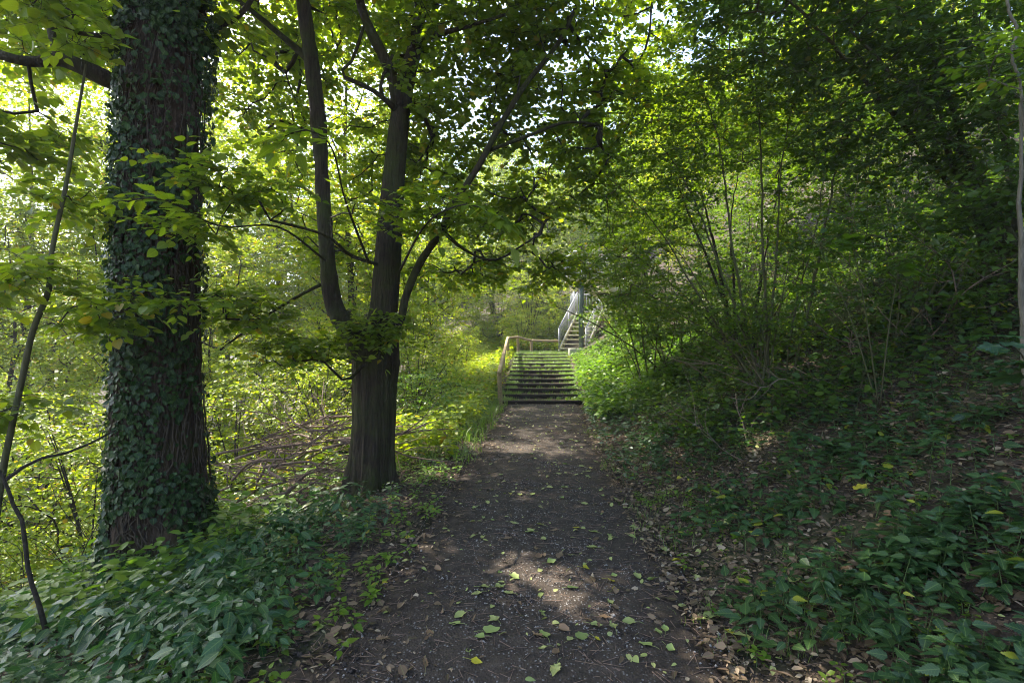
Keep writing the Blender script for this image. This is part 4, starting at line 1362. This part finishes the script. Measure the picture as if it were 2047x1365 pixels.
# sunny herbs right of the steps and left of the steps
x, y = scatter(2600, 1.5, 5.5, 9.5, 20, lambda x, y: np.clip((x - cxf(y) > 1.08) * (x - cxf(y) < 3.6) * .9 * (1 - ((y > 16.5) & (x < 3.6) & (x > 1.9) & (y < 21))), 0, 1), rh)
xa, ya = scatter(400, 2.2, 3.8, 16.5, 19.4, lambda x, y: .8 + 0 * x, rh)
mb, ms_ = MB(), MB(); herbs(mb, ms_, x, y, rh, 'mid', .12, .45, 4, 4); herbs(mb, ms_, xa, ya, rh, 'mid', .09, .16, 3, 4)
o = mb.build('herbs', M['herb']); tag(o, 'bright green herbs crowding the right side of the steps', 'ground cover', kind='stuff')
ms_.build('stems', M['stemgreen'], o)
x, y = scatter(5200, -9, .2, 7, 21, lambda x, y: np.clip((x - cxf(y) < -1.25) * .85 * (1 - .9 * ((x < -2.2) & (y < 9.3) & (x > -y * .60))), 0, 1), rh)
mb, ms_ = MB(), MB(); herbs(mb, ms_, x, y, rh, 'mid', .10, .5, 5, 5)
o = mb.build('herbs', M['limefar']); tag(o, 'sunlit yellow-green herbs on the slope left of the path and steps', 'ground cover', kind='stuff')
ms_.build('stems', M['stemgreen'], o)
x, y = scatter(3200, -3.5, 7, 22.2, 31, lambda x, y: .9 * ((x < 2.2) | (y > 25)), rh)
mb, ms_ = MB(), MB(); herbs(mb, ms_, x, y, rh, 'mid', .16, .5, 3, 4)
o = mb.build('herbs', M['limefar']); tag(o, 'pale green herbs on the slope behind the top handrail', 'ground cover', kind='stuff')
ms_.build('stems', M['stemgreen'], o)
x, y = scatter(3600, -11, -2.2, 3.5, 11, lambda x, y: np.clip((x - cxf(y) < -2.6) * (x < -y * .25) * .8 * (1 - .93 * ((x > -5.4) & (y > 5.6) & (y < 9.3) & (x > -y * .60))), 0, 1), rh)
mb, ms_ = MB(), MB(); herbs(mb, ms_, x, y, rh, 'mid', .10, .35, 3, 4)
o = mb.build('herbs', M['herb']); tag(o, 'green herbs below the ivy trunk and around the brush pile', 'ground cover', kind='stuff')
ms_.build('stems', M['stemgreen'], o)


def grass(x, y, rng, h, w, name, label, per=5):
    n = len(x)
    x = np.repeat(x, per) + rng.normal(0, .03, n * per); y = np.repeat(y, per) + rng.normal(0, .03, n * per)
    n = len(x); z = zfun(x, y) - .005
    hh = h * rng.uniform(.4, 1.2, n); a = rng.uniform(0, 6.28, n)
    d = np.stack([np.cos(a), np.sin(a), 0 * a], -1); s_ = np.stack([-np.sin(a), np.cos(a), 0 * a], -1) * (w * rng.uniform(.6, 1.2, n))[:, None]
    b = np.stack([x, y, z], -1)
    ln = rng.uniform(.2, .7, n)[:, None]
    m = b + UP * (hh * .6)[:, None] + d * (hh * .25)[:, None] * ln * 2
    t = b + UP * (hh * .85)[:, None] + d * (hh * .75)[:, None] * ln * 2
    V_ = np.stack([b - s_, b + s_, m - s_ * .8, m + s_ * .8, t], 1)
    f4 = np.array([[0, 1, 3, 2]]); f3 = np.array([[2, 3, 4]])
    at = np.full((n, 5, 4), .5); at[..., 2] = rng.random(n)[:, None]; at[..., 3] = rng.random(n)[:, None]
    mb = MB(); mb.add(V_.reshape(-1, 3), (f4[None] + (np.arange(n) * 5)[:, None, None]).reshape(-1, 4), at.reshape(-1, 4))
    mb.f.append((f3[None] + (np.arange(n) * 5)[:, None, None]).reshape(-1, 3))
    return tag(mb.build(name, M['grass']), label, 'grass', kind='stuff')


zfun = H
x, y = scatter(3600, -4.5, .2, 6.5, 14.5, lambda x, y: np.clip(np.clip((-(x - cxf(y)) - .82) * 3, 0, 1) * (x - cxf(y) > -3) * np.clip((y - 6.2) / 3, .1, 1), 0, 1), rh)
grass(x, y, rh, .26, .004, 'grass', 'sunlit long grass on the left verge of the path', 7)
x, y = scatter(500, .9, 1.8, 1.3, 9, lambda x, y: (noise2(x, y, 3, 2) > .05) * .9 * (x - cxf(y) > .8), rh)
grass(x, y, rh, .10, .002, 'grass', 'thin grass tufts along the right path edge', 7)


def zfun(x, y):
    k = np.clip(np.floor((y - Y0 - .02) / TR), -1, NST - 1)
    return (k + 1) * RI - .012


x, y = scatter(8200, -.4, 2.3, 13.1, 20.4, lambda x, y: np.clip((np.abs(x - cxf(y)) < 1.02) * (.05 + .9 * np.clip((np.abs(x - cxf(y) - .0) - .55) * 2.2, 0, 1) + .55 * np.clip((y - 16.) / 3, 0, 1) * (noise2(x, y * 2, 3, 2) > -.3)) * (((y - Y0) % TR) > .12), 0, 1), rh)
grass(x, y, rh, .10, .004, 'grass', 'short grass and moss growing on the step treads', 7)
x2, y2 = scatter(900, -.6, 2.6, 20.2, 22.8, lambda x, y: .8 + 0 * x, rh)
zfun = H
grass(x2, y2, rh, .14, .004, 'grass', 'sunlit short grass on the landing at the top of the steps', 7)

# ------------------------------------------------------------------ leaf litter (uncountable) and single fallen leaves
x, y = scatter(90000, -5, 7, 1.2, 14, lambda x, y: np.clip(.06 + .85 * np.clip((np.abs(x - cxf(y) - .1) - .35) / .8, 0, 1) ** 1.5, 0, 1) * (.6 + .4 * noise2(x, y, 4, 2)), rh, 1.5)
x2, y2 = scatter(60000, 1.0, 7, 1.3, 9, lambda x, y: np.clip((x - cxf(y) > .8) * (.75 + .3 * noise2(x, y, 4, 2)), 0, 1), rh)
x, y = np.concatenate([x, x2]), np.concatenate([y, y2])
n = len(x)
a = rh.uniform(0, 6.28, n)
mb = MB()
up = UP + rh.normal(0, .35, (n, 3))
leaves(mb, 'mid', np.stack([x, y, H(x, y) + rh.uniform(.012, .035, n)], -1), np.stack([np.cos(a), np.sin(a), rh.normal(0, .3, n)], -1), up, (.014 + .055 * rh.random(n) ** 1.8), rh, rh.uniform(.3, 1.1, n))
tag(mb.build('leaf_litter', M['litter']), 'brown decaying leaf litter covering the soil beside the path', 'leaf litter', kind='stuff')
x, y = scatter(14000, -3, 6, 1.2, 10, lambda x, y: x * 0 + 1., rh, 1.4)
n = len(x); a = rh.uniform(0, 6.28, n)
mb = MB(); twig_mesh(mb, np.stack([x, y, H(x, y) + .014], -1), np.stack([np.cos(a), np.sin(a), rh.normal(0, .05, n)], -1), rh.uniform(.02, .14, n), .0022, 0)
tag(mb.build('twig_litter', M['dead']), 'tiny broken twigs strewn over the ground', 'twig litter', kind='stuff')

x, y = scatter(2600, -2.2, 3.4, 1.6, 13, lambda x, y: np.clip(1.1 - np.abs(x - cxf(y) - .2) * .45, .1, 1) * .55, rh, 1.1)
n = len(x); a = rh.uniform(0, 6.28, n)
mb = MB(); leaves(mb, 'heart', np.stack([x, y, H(x, y) + rh.uniform(.014, .03, n)], -1), np.stack([np.cos(a), np.sin(a), rh.normal(0, .25, n)], -1), UP + rh.normal(0, .35, (n, 3)), .018 + .035 * rh.random(n), rh, rh.uniform(.4, 1, n))
tag(mb.build('leaf_litter', M['yleaf']), 'small pale yellow leaves and scraps strewn along the path', 'leaf litter', kind='stuff')
# single fallen leaves: a few shapes, then copies
lp = []
VAR = 3
for (nm, kd, mt, sz, asp) in [q for q in [('a', 'heart', 'yleaf', .085, 1.0), ('b', 'heart', 'yleaf', .07, .8), ('c', 'serrate', 'yleaf', .08, 1.1), ('d', 'maple', 'yleaf2', .13, 1.0), ('e', 'heart', 'bleaf', .08, .8), ('f', 'serrate', 'bleaf', .09, .9), ('g', 'heart', 'yleaf2', .06, .9)] for _v in range(VAR)]:
    mb = MB()
    sz = sz * rh.uniform(.75, 1.1)
    leaves(mb, kd, np.zeros((1, 3)), np.array([[1., 0, 0]]), np.array([[0, 0, 1.]]), sz, rh, np.array([asp * rh.uniform(.7, 1.1)]))
    v = mb.v[0]; cu = rh.choice([0, .15, -.2, .5])
    v[:, 0] -= sz * .5
    v[:, 2] += cu * v[:, 1] * 1.0 * (v[:, 1] > 0) + rh.uniform(.05, .45) * np.abs(v[:, 1]) + .25 * (v[:, 0] / sz) ** 2 * sz
    v[:, :2] += rh.normal(0, sz * .04, (len(v), 2))
    v[:, 2] += rh.normal(0, sz * .03, len(v)) + .5 * sz * np.clip(v[:, 0] / sz, 0, 1) ** 2 * rh.choice([1, 1.6, .3])
    v[:, 2] -= v[:, 2].min()
    pt = catmull([v[0], v[0] + [-.03, .004, .004], v[0] + [-.055, .012, 0.0]], 5)
    tube(mb, pt, .0011, 4)
    o = mb.build('fallen_leaf', M[mt]); lp.append(o)
spots = [  # px, py, leaf, turn   (seen on the path)
    (985, 1265, 0, .5), (1255, 1252, 1, 1.9), (1225, 1258, 2, 2.6), (1165, 1278, 0, -.5), (1130, 1268, 4, 1), (1110, 1352, 2, 0), (955, 1335, 6, .9), (918, 1238, 1, .2), (1104, 1130, 0, 2), (1078, 1118, 4, .4), (1182, 1100, 1, .1), (1265, 1078, 1, 2.2), (1078, 1053, 0, .2), (1060, 1065, 2, 3), (948, 1020, 1, .3), (1120, 1115, 5, 2),
    (1080, 1018, 2, 1), (1100, 978, 0, 2), (1170, 1010, 1, .5), (1150, 1060, 6, .2), (1205, 1030, 4, 1), (1230, 1000, 0, .4), (1000, 1180, 2, 1.2), (1030, 1160, 0, 2.7), (1210, 1240, 4, .4), (1300, 1165, 0, .3), (1275, 1160, 1, 2.6), (1330, 1105, 2, .3), (1350, 1125, 6, .1), (1415, 1240, 1, 2), (1485, 1282, 1, 2.2), (1455, 1270, 6, 1.8), (1175, 955, 1, .5), (1128, 930, 0, 1.2), (1190, 925, 2, .5), (1060, 910, 1, .2), (1120, 890, 0, .4), (890, 940, 1, .3), (960, 965, 2, .5), (1020, 990, 6, 1), (850, 1335, 5, 1.4), (860, 1275, 4, .6), (800, 1220, 4, .2), (1570, 1190, 2, .3), (1590, 1165, 1, 1), (1510, 1075, 6, .2), (1455, 1050, 0, .4), (1440, 1100, 2, .2), (1520, 1065, 5, .8), (1250, 900, 1, 2), (1290, 935, 0, 1), (1360, 960, 6, 1), (1725, 985, 3, .2), (1900, 1015, 2, .5), (1820, 955, 6, .4), (1780, 1035, 4, .5), (1905, 845, 5, .3), (1990, 990, 6, .5), (1890, 1090, 0, 1), (1650, 1120, 2, .7)]
rl2 = np.random.default_rng(909)
rest = []
while len(rest) < 215:
    yy = 2.6 + 10 * rl2.random() ** 1.5; uu = rl2.normal(.1, .85)
    if abs(uu) > 2.2: continue
    rest.append((cxf(yy) + uu, yy, int(rl2.choice([0, 1, 2, 4, 5, 6], p=[.22, .22, .16, .16, .14, .10])), rl2.uniform(0, 6.28)))
names = {0: 'pale yellow-green fallen leaf lying on the ground', 1: 'pale yellow-green fallen leaf lying on the ground', 2: 'toothed pale yellow fallen leaf lying on the ground', 3: 'large bright yellow lobed leaf lying on the right bank', 4: 'curled brown fallen leaf lying on the ground', 5: 'toothed brown fallen leaf lying on the ground', 6: 'small bright yellow fallen leaf lying on the ground'}
usedl = set()


def put_leaf(x, y, k, turn, s=1.0):
    k0 = k; k = k * VAR + int(rl2.integers(0, VAR))
    o = lp[k] if k not in usedl else lp[k].copy()
    if k in usedl: COL.objects.link(o)
    usedl.add(k)
    e = .03
    gxn = (float(H(x + e, y)) - float(H(x - e, y))) / (2 * e); gyn = (float(H(x, y + e)) - float(H(x, y - e))) / (2 * e)
    nv = Vector((-gxn + rl2.normal(0, .12), -gyn + rl2.normal(0, .12), 1)).normalized()
    q = nv.to_track_quat('Z', 'Y')
    from mathutils import Quaternion
    o.rotation_mode = 'QUATERNION'
    o.rotation_quaternion = q @ Quaternion((0, 0, 1), turn)
    o.location = (x, y, float(H(x, y)) + .016)
    o.scale = (s, s, s)
    tag(o, names[k0], 'leaf', None if k0 == 3 else 'fallen leaves on the ground')


def ray_ground(px, py):
    d = 1.2
    while d < 40:
        p = P(px, py, d)
        if p[2] < float(H(p[0], p[1])): break
        d += .02
    return p


for (px, py, k, t) in spots:
    p = ray_ground(px, py)
    put_leaf(p[0], p[1], k, t, 1.0 if k != 3 else 1.0)
for (x, y, k, t) in rest:
    put_leaf(x, y, k, t, rl2.uniform(.55, .95))
for k in range(len(lp)):
    if k not in usedl: bpy.data.objects.remove(lp[k])

# ------------------------------------------------------------------ haze in the air
hz = MB(); box(hz, (0, 46, 11), (210, 112, 32))
hm, hnt, ho_ = mat_new('thin_air_haze')
pv_ = N(hnt, "ShaderNodeVolumePrincipled"); pv_.inputs["Color"].default_value = (.86, .86, .95, 1); pv_.inputs["Density"].default_value = .0017; pv_.inputs["Anisotropy"].default_value = .3
L(hnt, pv_.outputs[0], ho_.inputs["Volume"])
haze = hz.build('haze', hm)
tag(haze, 'thin pale haze in the air of the wood', kind='stuff')

# ------------------------------------------------------------------ brush pile of dead branches
rp = np.random.default_rng(111)


def dead_branch(a, b, r, label, forks=2, name='fallen_branch', mat='dead', group='dead branches piled behind the two near trees'):
    a = np.array(a, float); b = np.array(b, float); L_ = np.linalg.norm(b - a)
    c = catmull([a, a + (b - a) * .33 + rp.normal(0, .05 * L_, 3), a + (b - a) * .66 + rp.normal(0, .05 * L_, 3), b], 16)
    c[:, 2] = np.maximum(c[:, 2], H(c[:, 0], c[:, 1]) + r * .6)
    mb = MB(); tube(mb, c, np.linspace(r, r * .3, 16), 7)
    for q in range(forks):
        i = rp.integers(4, 13); d = nrm((b - a) / L_ + rp.normal(0, .5, 3)); l2 = L_ * rp.uniform(.2, .5)
        tube(mb, catmull([c[i], c[i] + d * l2 * .5 + rp.normal(0, .03, 3), c[i] + d * l2 + UP * .05], 8), np.linspace(r * .5, r * .15, 8), 5)
    o = mb.build(name, M[mat], None, True, origin=a)
    o.location = tuple(a)
    return tag(o, label, 'branch', group)


for q in range(85):
    px, d = rp.uniform(430, 690), rp.uniform(6.2, 9.0)
    x0 = (px - 1023.5) / F * d; z0 = float(H(x0, d))
    an = rp.normal(.3, .7); L_ = rp.uniform(.8, 2.0)
    a = np.array([x0, d, z0 + rp.uniform(.02, .9)])
    b = a + np.array([math.cos(an) * L_ * (1 if rp.random() < .6 else -1), math.sin(an) * L_ * .6, rp.normal(.05, .18) * L_])
    dead_branch(a, b, rp.uniform(.006, .022), 'thin dead branch lying across the brush pile', 3)
dead_branch(P(520, 1000, 6.4), P(700, 945, 6.8), .035, 'thickest dead branch lying at the foot of the brush pile', 2, group=None)
dead_branch(P(470, 1068, 5.2), P(600, 1085, 5.4), .02, 'bare branch lying between the ivy trunk and the path', 1, group=None)
dead_branch(P(1690, 1160, 2.9), P(1560, 1110, 3.2), .004, 'thin pale twig lying in the right ground cover', 1, group=None)
# leaning thin dead stems in the left thicket
for q in range(60):
    px, d = rp.uniform(-20, 230), rp.uniform(4.4, 7.5)
    x0 = (px - 1023.5) / F * d; z0 = float(H(x0, d))
    a = np.array([x0, d, z0 - .02]); L_ = rp.uniform(.9, 2.3); an = rp.uniform(0, 6.28)
    dead_branch(a, a + np.array([math.cos(an) * L_ * .7, math.sin(an) * L_ * .4, L_ * rp.uniform(.15, .6)]), rp.uniform(.003, .009), 'thin bare stem leaning in the thicket left of the ivy trunk', 3, 'dead_sapling', 'twig', 'bare stems left of the ivy trunk')
for q in range(70):
    px, d = rp.uniform(1350, 2040), rp.uniform(5.0, 9.5)
    x0 = (px - 1023.5) / F * d; z0 = float(H(x0, d))
    a = np.array([x0, d, z0 - .02]); L_ = rp.uniform(.8, 2.2); an = rp.uniform(0, 6.28)
    dead_branch(a, a + np.array([math.cos(an) * L_ * .8, math.sin(an) * L_ * .4, L_ * rp.uniform(.1, .7)]), rp.uniform(.003, .010), 'thin dead stem in the tangle on the right bank', 4, 'dead_sapling', 'dead', 'dead stems tangled on the right bank')
print('verts', sum(len(m.vertices) for m in bpy.data.meshes), 'polys', sum(len(m.polygons) for m in bpy.data.meshes))
